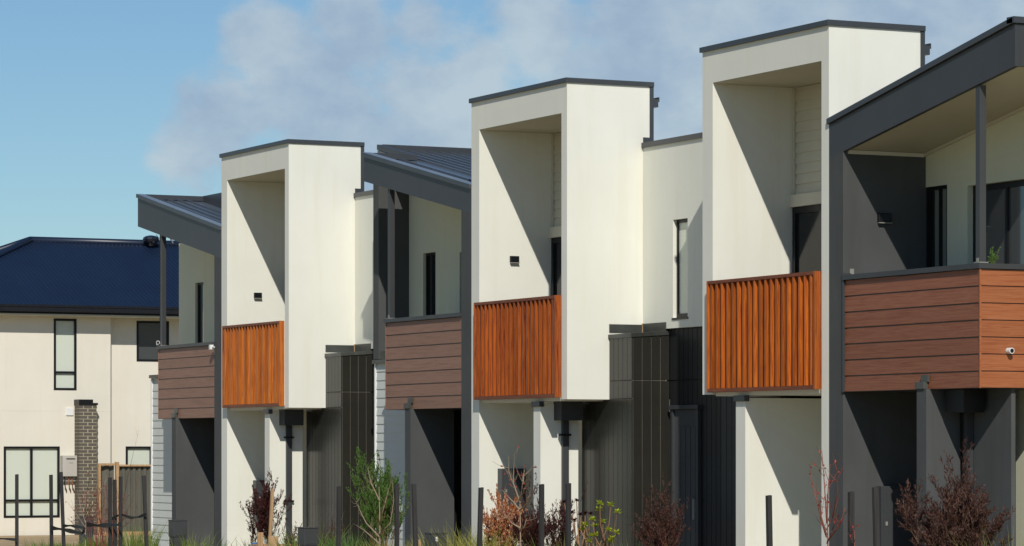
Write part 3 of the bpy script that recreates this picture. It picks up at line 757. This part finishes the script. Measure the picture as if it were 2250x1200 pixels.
# ---------------------------------------------------------------- heater, brick pier, fence
hu = HW + .005
hv0, hv1 = V(138, HW + .2), V(169, HW + .2); hz0, hz1 = Z(1047, HW, hv0), Z(1001, HW, hv0)
HT = thing('water_heater', 'grey box water heater with copper pipes on the cream wall', 'water heater')
hb_ = box('casing', 'heater_paint', HT, hu, hu + .22, hv0, hv1, hz0, hz1, bevel=.012)
box('exhaust_slot', 'black_paint', hb_, hu + .22, hu + .225, hv0 + .08, hv1 - .05, hz1 - .09, hz1 - .065)
box('label_plate', 'galvanised', hb_, hu + .22, hu + .223, hv0 + .14, hv0 + .24, hz1 - .18, hz1 - .165)
box('pipe_cover', 'heater_paint', HT, hu, hu + .10, hv0 + .03, hv1, hz0 - .11, hz0 - .001)
for k, dx in enumerate((.06, .16, .24)):
    MB().tube([(hu + .14, hv0 + dx, hz0), (hu + .13, hv0 + dx + .01, hz0 - .2), (hu + .08, hv0 + dx + .06, hz0 - .3), (hu + .02, hv0 + dx + .09, hz0 - .36)], [.014] * 4, 6).build('pipe', 'copper' if k else 'gutter_black', HT, smooth=True)
keep(HT, (HW + .1, (hv0 + hv1) / 2, hz0 - .36))

pu = -26.95; pv0, pv1 = V(174, pu), V(213, pu); pz = Z(890, pu, pv0)
PR = thing('brick_pier', 'tall dark brick pier with black cap beside the timber framed fence', 'brick pier')
box('mortar_core', 'mortar', PR, pu - .34, pu - .006, pv0 + .006, pv1 - .006, 0, pz)
bh = .0795; bw = pv1 - pv0; rows = int(pz / bh)
full = bw * .5 - .018
mesh_face = MB().box(pu - .10, pu, 0, full, 0, bh - .017); mesh_half = MB().box(pu - .10, pu, 0, full / 2 - .004, 0, bh - .017)
mesh_mid = mesh_face
fa = []; ha = []
for r in range(rows):
    z = pz - (r + 1) * bh + .004
    if r % 2: fa += [(0, pv0, z), (0, pv0 + bw / 2 + .006, z)]
    else: ha += [(0, pv0, z), (0, pv1 - full / 2 + .004, z)]; fa += [(0, pv0 + bw / 4 + .005, z)]
repeat('brick', 'brick', PR, mesh_face, fa); repeat('brick', 'brick', PR, mesh_half, ha)
sideb = MB().box(pu - .335, pu - .105, 0, .10, 0, bh - .017)
repeat('brick', 'brick', PR, sideb, [(0, pv0, pz - (r + 1) * bh + .004) for r in range(rows)])
box('cap', 'gutter_black', PR, pu - .36, pu + .02, pv0 - .01, pv1 + .02, pz, pz + .05)
box('cap', 'gutter_black', PR, pu - .36, pu + .02, pv0 - .01, pv1 - .10, pz + .051, pz + .13)
keep(PR, (pu - .17, (pv0 + pv1) / 2, 0))

FN = thing('fence', 'grey ribbed sheet fence with pale timber frame between the pier and the weatherboards', 'fence')
fu = -26.35; f0, f1, f2 = V(216, fu), V(252, fu), V(340, fu) ; ztf = Z(1020, fu, f1)
box('post', 'pale_timber', FN, fu, fu + .09, f0 - .02, f0 + .03, 0, ztf + .02); box('post', 'pale_timber', FN, fu, fu + .10, f1, f1 + .075, 0, ztf + .05)
box('rail', 'pale_timber', FN, fu, fu + .06, f0 + .03, f1, ztf - .03, ztf + .02); box('rail', 'pale_timber', FN, fu, fu + .06, f1 + .075, f2, ztf - .05, ztf - .01)
def ribbed(a, b, z0, z1, u, name):
    m = MB(); n = int((b - a) / .13); pts = []
    for k in range(n + 1):
        s = a + (b - a) * k / n
        pts += [(u, s), (u, s + .06), (u - .04, s + .085), (u - .04, s + .105)]
    pts = [p for p in pts if p[1] <= b]
    for i, (x, y) in enumerate(pts):
        m.v += [(x, y, z0), (x, y, z1)]
        if i: m.f.append((2 * i - 2, 2 * i, 2 * i + 1, 2 * i - 1))
    return m.build(name, 'sheet_fence', FN)
ribbed(f0 + .03, f1, .1, ztf - .03, fu - .05, 'sheet'); ribbed(f1 + .06, f2, .1, ztf - .05, fu - .01, 'sheet')
box('sleeper', 'pale_timber', FN, fu - .03, fu + .05, f0, f2, 0, .12)
keep(FN, (fu, f1, 0))

# ---------------------------------------------------------------- plants
def rv(s=1.0): return Vector((random.uniform(-s, s), random.uniform(-s, s), random.uniform(-s, s)))
def shrub(name, label, cat, u, v, h, w, leafmat, barkmat, nmain=7, depth=3, leaf=(.05, .012), per=6, upright=.6, seed=1, group=None, trunk=.012, z0=.0, leafstart=.25, start=.0):
    """branching skeleton with narrow leaves set along the outer twigs"""
    random.seed(seed); T = thing(name, label, cat, (0, 0, 0), group); bm = MB(); lm = MB()
    tips = 0
    def grow(p, d, L, r, lev):
        nonlocal tips
        pts = [p]; rs = [r]; n = 4; dd = d.copy()
        for i in range(n):
            dd = (dd + rv(.16) + Vector((0, 0, .10 * upright))).normalized(); pts.append(pts[-1] + dd * L / n); rs.append(r * (1 - .6 * (i + 1) / n))
        bm.tube(pts, rs, 4 if lev < 2 else 3, cap=False)
        if lev >= depth - 1 or lev >= 1:
            k = per if lev >= depth - 1 else int(per * leafstart)
            for _ in range(k):
                t = random.uniform(.1, 1); i = min(int(t * n), n - 1); q = pts[i].lerp(pts[i + 1], t * n - i)
                ld = (dd * 1.0 + rv(.9) + Vector((0, 0, .35 * upright))).normalized()
                s = random.uniform(.6, 1.25); lm.leaf(q, ld, rv(1), leaf[0] * s, leaf[1] * s)
        if lev < depth - 1:
            kids = random.randint(3, 4) if lev else random.randint(4, 6)
            for c in range(kids):
                t = random.uniform(.25, 1.0); i = min(int(t * n), n - 1); q = pts[i].lerp(pts[i + 1], t * n - i)
                nd = (dd + rv(.62) + Vector((0, 0, .2 * upright))).normalized()
                grow(q, nd, L * random.uniform(.45, .75), rs[i] * .6, lev + 1)
    for i in range(nmain):
        a = 2 * math.pi * i / nmain + random.uniform(-.3, .3); sp_ = random.uniform(.05, 1) * w / h * .8
        d = Vector((math.cos(a) * sp_, math.sin(a) * sp_, 1)).normalized()
        grow(Vector((u + math.cos(a) * .03, v + math.sin(a) * .03, z0 + random.uniform(0, start))), d, h * random.uniform(.50, .62), trunk, 0)
    zs = sorted(p[2] for p in (lm.v or bm.v)); zmax = zs[int(len(zs) * .996)]
    k = h / max(zmax - z0, .01)
    rr = sorted(math.hypot(p[0] - u, p[1] - v) for p in (lm.v or bm.v)); kr = (w / 2) / max(rr[int(len(rr) * .93)], .01)
    for m in (bm, lm): m.v = [(u + (x - u) * kr, v + (y - v) * kr, z0 + (z - z0) * k) for x, y, z in m.v]
    b = bm.build('branches', barkmat, T); 
    if lm.v: lm.build('foliage', leafmat, T)
    keep(T, (u, v, z0)); return T
def grass(name, label, u, v, r, h, n, mat, seed, w=.008):
    random.seed(seed); m = MB()
    for i in range(n):
        a = random.uniform(0, 6.28); q = r * math.sqrt(random.random()); b = Vector((u + q * math.cos(a) * 1.0, v + q * math.sin(a), .02))
        L = h * random.uniform(.55, 1.1); ln = Vector((math.cos(a), math.sin(a), 0)) * random.uniform(.05, .55) + rv(.15); ln.z = 0
        sd = Vector((.44, .9, 0)) * w * .5; p0 = b; p1 = b + Vector((0, 0, L * .55)) + ln * L * .3; p2 = b + Vector((0, 0, L * random.uniform(.75, 1))) + ln * L * .9
        o = len(m.v); m.v += [tuple(p0 - sd), tuple(p0 + sd), tuple(p1 + sd * .8), tuple(p1 - sd * .8), tuple(p2)]
        m.f += [(o, o + 1, o + 2, o + 3), (o + 3, o + 2, o + 4)]
    o = m.build(name, mat); tag(o, label, 'grass clump'); settle(o, (u, v, 0)); return o
def at(x, y, v): u = U(x, v); return u, Z(y, u, v)

# purple-leaved shrub against the far tower
u, z = at(585, 1047, -1.0)
shrub('shrub', 'dark purple leaved shrub in front of the far white tower, by the timber offcuts', 'shrub', u, -1.0, z, .74, 'leaf_purple', 'bark_dark', 9, 4, (.06, .016), 22, seed=11)
u2, z2 = at(637, 1150, -1.1)
shrub('shrub', 'low dark purple shrub growing before the downpipe of the far white tower', 'shrub', u2, -1.1, z2, .4, 'leaf_purple', 'bark_dark', 5, 3, (.05, .012), 8, seed=12)
u2, z2 = at(735, 1118, -1.0)
shrub('shrub', 'thin reddish brown shrub before the dark cladding of the far tower', 'shrub', u2, -1.0, z2, .45, 'leaf_brown', 'bark_dark', 6, 4, (.045, .009), 5, seed=13)
# big feathery green shrub before the weatherboards
u2, z2 = at(838, 1000, -1.2)
shrub('shrub', 'tall feathery bright green shrub in front of the white weatherboards', 'shrub', u2, -1.2, z2, .80, 'leaf_green', 'bark_tan', 14, 4, (.055, .016), 30, seed=21, upright=1.0)
# middle tower garden
u2, z2 = at(1106, 1085, -1.1)
shrub('shrub', 'orange and russet leaved shrub with pale blossom before the middle tower', 'shrub', u2, -1.1, z2, .62, 'leaf_orange', 'bark_dark', 10, 4, (.048, .036), 20, seed=31, upright=.2)
u2, z2 = at(1165, 1062, -1.0)
shrub('shrub', 'dark purple brown shrub behind the tree stake at the middle tower', 'shrub', u2, -1.0, z2, .62, 'leaf_purple', 'bark_dark', 9, 4, (.06, .016), 22, seed=32)
u2, z2 = at(1228, 1085, -1.0)
shrub('shrub', 'sparse dark shrub between two tree stakes at the middle tower', 'shrub', u2, -1.0, z2, .55, 'leaf_purple', 'bark_dark', 7, 4, (.058, .015), 14, seed=33)
u2, z2 = at(1460, 1072, -1.2)
shrub('shrub', 'upright reddish brown shrub in front of the dark front door', 'shrub', u2, -1.2, z2, .62, 'leaf_brown', 'bark_red', 9, 4, (.05, .012), 24, seed=34, upright=1.0)
u2, z2 = at(2098, 1016, -1.3)
shrub('shrub', 'large round brown leaved shrub before the near dark townhouse', 'shrub', u2, -1.3, z2, .98, 'leaf_brown', 'bark_tan', 14, 4, (.08, .017), 24, seed=41, upright=.7)

def rosettes(name, label, u, v, heads, stemmat, headmat, seed, r=.035, base=.5):
    """bare curving stems, each ending in a tight rosette"""
    random.seed(seed); T = thing(name, label, 'succulent'); sm = MB(); hm = MB()
    for (x, y) in heads:
        hm = MB()
        du_ = U(x, v) - u; hz = Z(y, U(x, v), v); vv = v + random.uniform(-.12, .12); uu = U(x, vv)
        p0 = Vector((u + random.uniform(-.04, .04), v, base + random.uniform(-.08, .08))); p3 = Vector((uu, vv, hz)); bow = random.uniform(-.09, .09); p1 = p0.lerp(p3, .38) + Vector((bow, bow, -.07)); p2 = p0.lerp(p3, .78) + Vector((0, 0, -.09))
        sm.tube([p0, p1, p2, p3], [.012, .010, .008, .006], 5)
        for k in range(16):
            a = k * 2.4 + random.uniform(-.3, .3); el = -.1 + 1.2 * (k / 16); d = Vector((math.cos(a) * math.cos(el), math.sin(a) * math.cos(el), math.sin(el)))
            hm.leaf(p3, d, Vector((0, 0, 1)), r * random.uniform(.6, 1.25), r * .5, .1)
        hm.build('rosette', headmat, T)
    sm.tube([(u, v, 0), (u, v, base + .06)], [.03, .022], 6); sm.build('stem', stemmat, T); keep(T, (u, v, 0)); return T
rosettes('succulent', 'lime yellow rosette succulent on curved stems beside the middle tower', U(1322, -1.4), -1.4,
         [(1316, 1122), (1342, 1112), (1357, 1127), (1318, 1108), (1302, 1142), (1325, 1148), (1286, 1155), (1308, 1158), (1338, 1165), (1355, 1172), (1300, 1178), (1345, 1184), (1280, 1165), (1310, 1176), (1340, 1192), (1294, 1190)], 'bark_tan', 'leaf_lime', 51, r=.075)
rosettes('succulent', 'dark maroon rosette succulent on tall stems beside the downpipe', U(1278, -1.2), -1.2,
         [(1267, 1102), (1286, 1130), (1298, 1130), (1262, 1144), (1257, 1128), (1275, 1132), (1240, 1104)], 'bark_tan', 'flower_dark', 52, r=.06)

# grasses along the bed
for i, (x, v, h, n, mt, lb) in enumerate([
        (100, -3.4, .42, 260, 'leaf_grass', 'green grass clump behind the leftmost tree stake'), (150, -3.0, .38, 420, 'leaf_grass', 'soft green grass clump before the brick pier'),
        (225, -2.6, .5, 500, 'leaf_grass', 'dense green grass clump at the foot of the bare sapling'), (300, -2.4, .8, 220, 'leaf_grass', 'tall green grass clump before the sheet fence'),
        (345, -1.8, .4, 70, 'leaf_grass', 'small grass clump at the corner of the weatherboards'),
        (425, -1.6, .66, 70, 'leaf_grass', 'tall grass clump right of the far letterbox'), (458, -1.4, .6, 55, 'leaf_grass', 'tall grass clump before the far dark townhouse pier'),
        (690, -1.3, .95, 60, 'leaf_grass', 'arching grass clump behind the black box at the far tower'), (775, -1.5, .75, 600, 'leaf_green', 'low green grass clump beside the feathery shrub'),
        (985, -1.3, .92, 190, 'leaf_grass_yellow', 'yellow green grass clump before the dark pier of the middle pair'), (1045, -1.5, .95, 320, 'leaf_grass_yellow', 'yellow green grass clump round the stake at the middle tower'),
        (1095, -1.4, .95, 280, 'leaf_grass_yellow', 'yellow green grass clump under the russet shrub'), (1400, -1.5, .85, 260, 'leaf_grass', 'low grass clump beside the lime succulent'),
        (1235, -1.6, .85, 240, 'leaf_grass', 'low grass clump beneath the maroon succulent'),
        (2238, -1.2, 1.15, 220, 'leaf_grass', 'tall grass clump at the right edge of the picture'), (650, -1.5, .7, 150, 'leaf_grass', 'low grass clump beside the timber offcuts'),
        (560, -1.4, .6, 100, 'leaf_grass', 'low grass clump at the foot of the purple shrub'), (860, -1.4, .72, 240, 'leaf_grass_yellow', 'grass clump at the foot of the feathery shrub')]):
    grass('grass_clump', lb, U(x, v), v, .34, h, n, mt, 100 + i, w=.010)

# ---------------------------------------------------------------- tree stakes, saplings, ties on the verge
STV = -6.5
def stake(x, y, lean, label, wpx=None, v=STV, h0=0):
    u, z = at(x, y, v)
    s = .046; m = MB()
    dx = lean; m.add([(-s / 2, -s / 2, 0), (s / 2, -s / 2, 0), (s / 2, s / 2, 0), (-s / 2, s / 2, 0),
                      (-s / 2 + dx, -s / 2 + dx, z), (s / 2 + dx, -s / 2 + dx, z), (s / 2 + dx, s / 2 + dx, z + .004), (-s / 2 + dx, s / 2 + dx, z + .006)],
                     [(0, 3, 2, 1), (4, 5, 6, 7), (0, 1, 5, 4), (1, 2, 6, 5), (2, 3, 7, 6), (3, 0, 4, 7)])
    o = m.build('tree_stake', 'stake_timber', None, bevel=.003, loc=(u - dx, v - dx, 0.016))
    tag(o, label, 'tree stake', 'dark timber tree stakes along the verge'); return o
for x, y, ln, lb in [(37, 1045, .0, 'leftmost dark tree stake, before the wide ground floor window'), (112, 1046, -.01, 'dark tree stake left of the bare sapling, tied with black strap'),
                     (134, 1040, -.05, 'dark stake leaning below the water heater'), (242, 1052, .0, 'dark stake behind the twiggy sapling at the fence'), (252, 1057, -.01, 'thin dark stake by the timber fence post'),
                     (265, 1050, .0, 'dark tree stake before the sheet fence with a strap end bolted on'), (316, 1048, -.05, 'slanted dark stake before the grey sheet fence'),
                     (745, 1072, .01, 'dark stake before the clad wall of the far tower'), (872, 1068, .0, 'dark stake at the right of the feathery green shrub'),
                     (909, 1067, -.04, 'dark leaning stake before the charcoal porch pillar'), (1057, 1075, .03, 'dark stake before the left wall of the middle tower'),
                     (1190, 1068, .0, 'dark stake in the middle of the purple shrub'), (1249, 1066, .0, 'dark stake in front of the downpipe of the middle tower'),
                     (1689, 1093, -.02, 'weathered dark stake before the near white tower'), (1870, 1085, .0, 'grey stake before the near dark pier'), (1923, 1075, -.03, 'pale edged leaning stake beside the near meter box')]:
    stake(x, y, ln, lb)

def sapling(label, x, ytop, v, limbs, mat, seed, leafmat=None, group=None, nleaf=0, base_r=.016):
    """bare young tree: trunk and long limbs given as survey bearings"""
    random.seed(seed); T = thing('sapling', label, 'young tree', group=group)
    u, z = at(x, ytop, v); tm = MB(); bm = MB(); lm = MB()
    tp = [Vector((u, v, 0)), Vector((u + .01, v, z * .35)), Vector((u, v + .01, z * .7)), Vector((u, v, z))]
    tm.tube(tp, [base_r, base_r * .8, base_r * .5, base_r * .2], 6)
    for pts in limbs:
        P = []
        for i, (px, py) in enumerate(pts):
            vv = v + (random.uniform(-.1, .1) if i else 0); uu = U(px, vv); P.append(Vector((uu, vv, Z(py, uu, vv))))
        n = len(P); bm.tube(P, [base_r * .55 * (1 - .75 * i / (n - 1)) for i in range(n)], 5)
        for k in range(8):
            t = random.uniform(.15, .97) * (n - 1); i = min(int(t), n - 2); q = P[i].lerp(P[i + 1], t - i)
            d = ((P[i + 1] - P[i]).normalized() + rv(.8)).normalized(); L = random.uniform(.05, .18)
            bm.tube([q, q + d * L * .5, q + d * L + Vector((0, 0, L * .2))], [base_r * .2, base_r * .15, base_r * .07], 3, cap=False)
            for _ in range(nleaf):
                lm.leaf(q + d * L * random.random(), (d + rv(.8)).normalized(), rv(1), .035, .02)
    tm.build('trunk', mat, T, smooth=True); bm.build('branches', mat, T, smooth=True)
    if lm.v: lm.build('foliage', leafmat, T)
    keep(T, (u, v, 0)); return T
sapling('pale bare sapling tied between stakes before the brick pier', 187, 1085, STV, [[(187, 1135), (200, 1100), (215, 1065)], [(188, 1150), (176, 1110), (170, 1075)], [(187, 1128), (193, 1070), (200, 1035)],
        [(188, 1160), (168, 1130), (155, 1112)], [(188, 1140), (214, 1090), (236, 1050)], [(189, 1175), (160, 1150), (148, 1138)]], 'bark_pale', 61, 'leaf_red', nleaf=1, base_r=.013)
sapling('thin reddish bare sapling before the sheet fence', 268, 1075, -4.9, [[(266, 1140), (278, 1060), (292, 1000), (305, 945)], [(266, 1150), (290, 1100), (306, 1050)], [(266, 1120), (255, 1070), (248, 1040)], [(268, 1160), (295, 1140), (300, 1110)]], 'bark_red', 62, 'leaf_red', nleaf=0, base_r=.008)
sapling('pale bare sapling with spreading limbs before the feathery green shrub', 833, 1070, STV, [[(834, 1180), (805, 1150), (790, 1120), (781, 1100)], [(834, 1175), (858, 1150), (865, 1100), (862, 1060)], [(834, 1195), (800, 1165), (775, 1150)],
        [(834, 1150), (845, 1110), (858, 1060), (862, 1020)], [(834, 1100), (815, 1060), (808, 1030)]], 'bark_pale', 63, 'leaf_red', nleaf=0, base_r=.016)
sapling('pale sapling with red new shoots before the middle white tower', 1142, 1090, STV, [[(1143, 1105), (1128, 1062), (1128, 1035), (1131, 995)], [(1140, 1100), (1118, 1035), (1117, 1003)], [(1142, 1098), (1150, 1060), (1152, 1032)], [(1142, 1100), (1147, 1075), (1150, 1040)],
        [(1142, 1120), (1125, 1100), (1108, 1082), (1100, 1072)], [(1142, 1122), (1158, 1105), (1162, 1090)], [(1143, 1165), (1152, 1158), (1157, 1140)], [(1143, 1160), (1125, 1150), (1113, 1135)]], 'bark_pale', 64, 'leaf_red', nleaf=1, base_r=.018)
sapling('red stemmed bare sapling before the near dark pier', 1817, 1085, STV, [[(1816, 1175), (1800, 1120), (1786, 1070), (1778, 1020)], [(1816, 1165), (1832, 1130), (1841, 1080), (1838, 1015)], [(1817, 1150), (1812, 1070), (1806, 990)], [(1818, 1190), (1845, 1155), (1857, 1115)],
        [(1816, 1180), (1803, 1140), (1800, 1095)], [(1817, 1140), (1820, 1070), (1824, 1020)], [(1817, 1195), (1830, 1160), (1838, 1140)]], 'bark_red', 65, 'leaf_red', nleaf=1, base_r=.015)
sapling('single red twig sapling before the near meter box', 1877, 1165, STV, [[(1877, 1190), (1876, 1170), (1874, 1155)]], 'bark_red', 66, 'leaf_red', nleaf=1, base_r=.010)

def brushwood():
    random.seed(71); T = thing('shrub', 'twiggy bare brown shrub before the timber framed fence', 'shrub'); m = MB(); v = -4.2; u0 = U(235, v); lm = MB()
    for i in range(34):
        a = Vector((u0 + random.uniform(-.15, .15), v + random.uniform(-.25, .25), 0)); b = a + Vector((random.uniform(-.25, .25), random.uniform(-.3, .3), random.uniform(.9, 1.5)))
        mid = a.lerp(b, .5) + rv(.06); m.tube([a, mid, b], [.006, .005, .002], 3, cap=False)
        for _ in range(9):
            q = mid.lerp(b, random.random()); d = (b - mid).normalized() + rv(.9); m.tube([q, q + d * .12], [.003, .001], 3, cap=False); lm.leaf(q + d * .1, d + rv(.5), rv(1), .03, .014)
    m.build('branches', 'bark_red', T); lm.build('foliage', 'leaf_brown', T); keep(T, (u0, v, 0))
brushwood()

def strap(label, pts, w=.05, v=STV):
    m = MB(); P = []
    for i, (x, y) in enumerate(pts):
        vv = v - .03 + .05 * math.sin(i * 1.7); uu = U(x, vv); P.append(Vector((uu, vv, Z(y, uu, vv))))
    Q = []
    for i in range(len(P) - 1):
        for k in range(4):
            t = k / 4; Q.append(P[i].lerp(P[i + 1], t))
    Q.append(P[-1]); n = len(Q)
    for i, q in enumerate(Q):
        tw = .5 * math.sin(i / n * 6.3); o = len(m.v); hh = w * .8 * (.75 + .25 * math.cos(i * .9))
        side = Vector((math.sin(tw) * .4, -math.sin(tw) * .4, math.cos(tw))) * hh
        th = Vector((-.44, -.2, 0)) * .006
        m.v += [tuple(q + side + th), tuple(q - side + th), tuple(q - side - th), tuple(q + side - th)]
        if i:
            for a in range(4): m.f.append((o - 4 + a, o - 4 + (a + 1) % 4, o + (a + 1) % 4, o + a))
    o = m.build('tie_strap', 'black_strap', None, smooth=False); tag(o, label, 'tie strap', 'black straps tying saplings to stakes'); settle(o, tuple(P[0])); return o
strap('black strap running left from the leftmost tree stake', [(-20, 1183), (10, 1184), (36, 1186)], .03)
strap('black strap sagging from the second stake to the pale sapling trunk', [(112, 1160), (135, 1163), (160, 1168), (180, 1172), (186, 1164)], .045)
strap('black strap looped from the leaning stake to the pale sapling', [(138, 1156), (155, 1155), (172, 1158), (186, 1160)], .035)
strap('twisted black strap from the pale sapling to the stake before the fence', [(190, 1152), (215, 1155), (240, 1154), (265, 1153)], .045)
strap('black strap between the two stakes before the sheet fence', [(246, 1140), (265, 1130), (288, 1138), (305, 1136), (321, 1130)], .03)

# ---------------------------------------------------------------- letterboxes and loose things
def letterbox(label, x0, x1, ytop, v, dark='charcoal_paint', plate=True, band=True, group='dark letterboxes in the front gardens'):
    w = .34; u0 = U(x0, v); z = Z(ytop, u0, v); T = thing('letterbox', label, 'letterbox', group=group)
    # face turned to the camera side; sized from its two edges
    fw = max(.05, (U(x1, v) - u0)); uw = min(.28, fw * .35); vr = V(x1, u0 + uw) - v
    b = box('post_body', dark, T, u0 + .012, u0 + uw - .012, v + .012, v + vr - .012, 0, z - .30)
    box('box_body', dark, T, u0, u0 + uw, v, v + vr, z - .298, z - .02, bevel=.005)
    box('lid', dark, T, u0 - .008, u0 + uw + .008, v - .008, v + vr + .008, z - .019, z, bevel=.004)
    box('door_panel', dark, T, u0 + uw, u0 + uw + .008, v + .03, v + vr - .02, z - .27, z - .05, bevel=.003)
    keep(T, (u0 + uw / 2, v + vr / 2, 0)); return T, u0 + uw + .0085, v, vr, z
letterbox('dark letterbox at the foot of the brick pier', 172, 207, 1134, -2.6)
lt = letterbox('dark letterbox before the weatherboards of the far dark townhouse', 370, 411, 1142, -1.9)
letterbox('dark letterbox beside the purple shrub at the far tower', 654, 699, 1158, -1.6)
lt2 = letterbox('dark letterbox with small white number plate before the charcoal porch', 933, 982, 1170, -1.6)
# number plate
T_, uu, vv, vr, z = lt2
pl = MB().box(0, .004, 0, .035, -.065, 0).build('number_plate', 'white_plastic', T_, loc=Vector((uu, vv + .05, z - .06)) - T_.location)
def digit(segs, ox, par, s=.011, t=.0028):
    m = MB(); S = {'a': (0, s, 2 * s - t, 2 * s), 'g': (0, s, s - t / 2, s + t / 2), 'd': (0, s, 0, t), 'f': (0, t, s, 2 * s), 'e': (0, t, 0, s), 'b': (s - t, s, s, 2 * s), 'c': (s - t, s, 0, s)}
    for i, q in enumerate(segs):
        y0, y1, z0, z1 = S[q]; e = .0001 * i; m.box(.004, .0055 + e, ox + y0, ox + y1, -.052 + z0, -.052 + z1)
    m.build('digit', 'black_paint', par)
digit('abged', .004, pl); digit('afgcd', .019, pl)

def plank(label, x0, x1, ytop, v, lean=0, w=None):
    u0 = U(x0, v); z = Z(ytop, u0, v); w = V(x1, u0) - v
    o = box('timber_offcut', 'pale_timber', None, u0 - .045, u0, v, v + w, 0, z, bevel=.003); tag(o, label, 'timber offcut', 'timber offcuts by the far tower'); settle(o, (u0, v, .031))
    if lean: o.rotation_euler = (lean, 0, 0)
    return o
plank('short pale timber offcut standing left of the purple shrub stem', 567, 579, 1170, -1.5)
plank('pale timber garden stake leaning through the purple shrub', 588, 594, 1074, -1.35, lean=-.055)
plank('broad pale timber offcut right of the garden stake', 591, 612, 1179, -1.45)
plank('pale timber peg beside the letterbox with the white number plate', 920, 925, 1186, -1.5)
def canister(label, x, y, v, r, h, mat, seed=0):
    u = U(x, v); z = Z(y, u, v); T = thing('paint_tin', label, 'paint tin', (u, v, z - h))
    MB().tube([(0, 0, 0), (0, 0, h)], [r, r], 16).build('tin', mat, T, smooth=False); MB().tube([(0, 0, h), (0, 0, h + .012)], [r * .92, r * .92], 16).build('lid', 'galvanised', T); return T
def clutter():
    v = -1.42; u = U(600, v)
    s = box('garden_crate', 'pale_timber', None, U(552, v), U(552, v) + .35, v, v + .75, .03, Z(1199, u, v), bevel=.004); tag(s, 'pale timber crate at the foot of the purple shrub', 'crate')
    canister('blue paint tin on the crate left of the timber offcuts', 559, 1193, v + .05, .05, .07, 'blue_paint'); canister('small red tin on the crate beside the offcuts', 608, 1192, v + .3, .03, .08, 'red_paint')
    canister('small white tin on the crate near the letterbox', 600, 1182, v + .35, .03, .14, 'white_plastic')
clutter()

# security cameras on the far balcony
def seccam(label, x, y, u, vofs=0):
    v = V(x, u); z = Z(y, u, v); T = thing('security_camera', label, 'security camera', (u, v, z), 'white security cameras on the far balcony')
    MB().tube([(0, 0, 0), (.06, -.03, .0)], [.036, .036], 12).build('camera_body', 'white_plastic', T); MB().tube([(.061, -.0305, 0), (.066, -.033, 0)], [.027, .027], 12).build('lens', 'black_paint', T)
    MB().box(-.08, 0, -.012, .012, -.05, -.02).build('bracket', 'white_plastic', T); return T
seccam('white security camera beside the veranda post of the far balcony', 348, 753, -14.14)
v_ = -.10; u_ = U(464, v_); zc = Z(763, u_, v_)
T = thing('security_camera', 'white square security camera on the right end of the far balcony cap', 'security camera', (u_, v_, zc), 'white security cameras on the far balcony')
MB().box(-.05, .03, -.03, .04, -.045, .045).build('camera_body', 'white_plastic', T, .006); MB().box(.0, .14, .0, .02, -.01, .01).build('bracket', 'white_plastic', T)
# potted herb on the near balcony
v_ = .30; u_ = U(2180, v_)
P = shrub('pot_plant', 'small yellow green herb standing behind the near balcony cap', 'pot plant', u_, v_, .42, .12, 'leaf_green', 'bark_tan', 6, 3, (.035, .02), 6, seed=81, z0=4.0, trunk=.006)
box('pot', 'pale_timber', P, -.07, .07, -.07, .07, -.12, .03)
# aerial behind the far roof
AE = thing('tv_aerial', 'thin television aerial seen past the far veranda post', 'aerial')
ua = -20.5; va = V(352, ua); za = Z(520, ua, va)
MB().tube([(ua, va, 3.0), (ua, va, za + .2)], [.012, .012], 6).build('mast', 'gutter_black', AE)
MB().tube([(ua, V(371, ua), Z(516, ua, va)), (ua + .1, V(377, ua), Z(535, ua, va))], [.02, .02], 5).build('element', 'gutter_black', AE)
MB().tube([(ua, V(343, ua), Z(516, ua, va)), (ua, V(349, ua), Z(524, ua, va)), (ua, V(355, ua), Z(522, ua, va))], [.007] * 3, 5).build('element', 'gutter_black', AE)
keep(AE, (ua, va, 0))
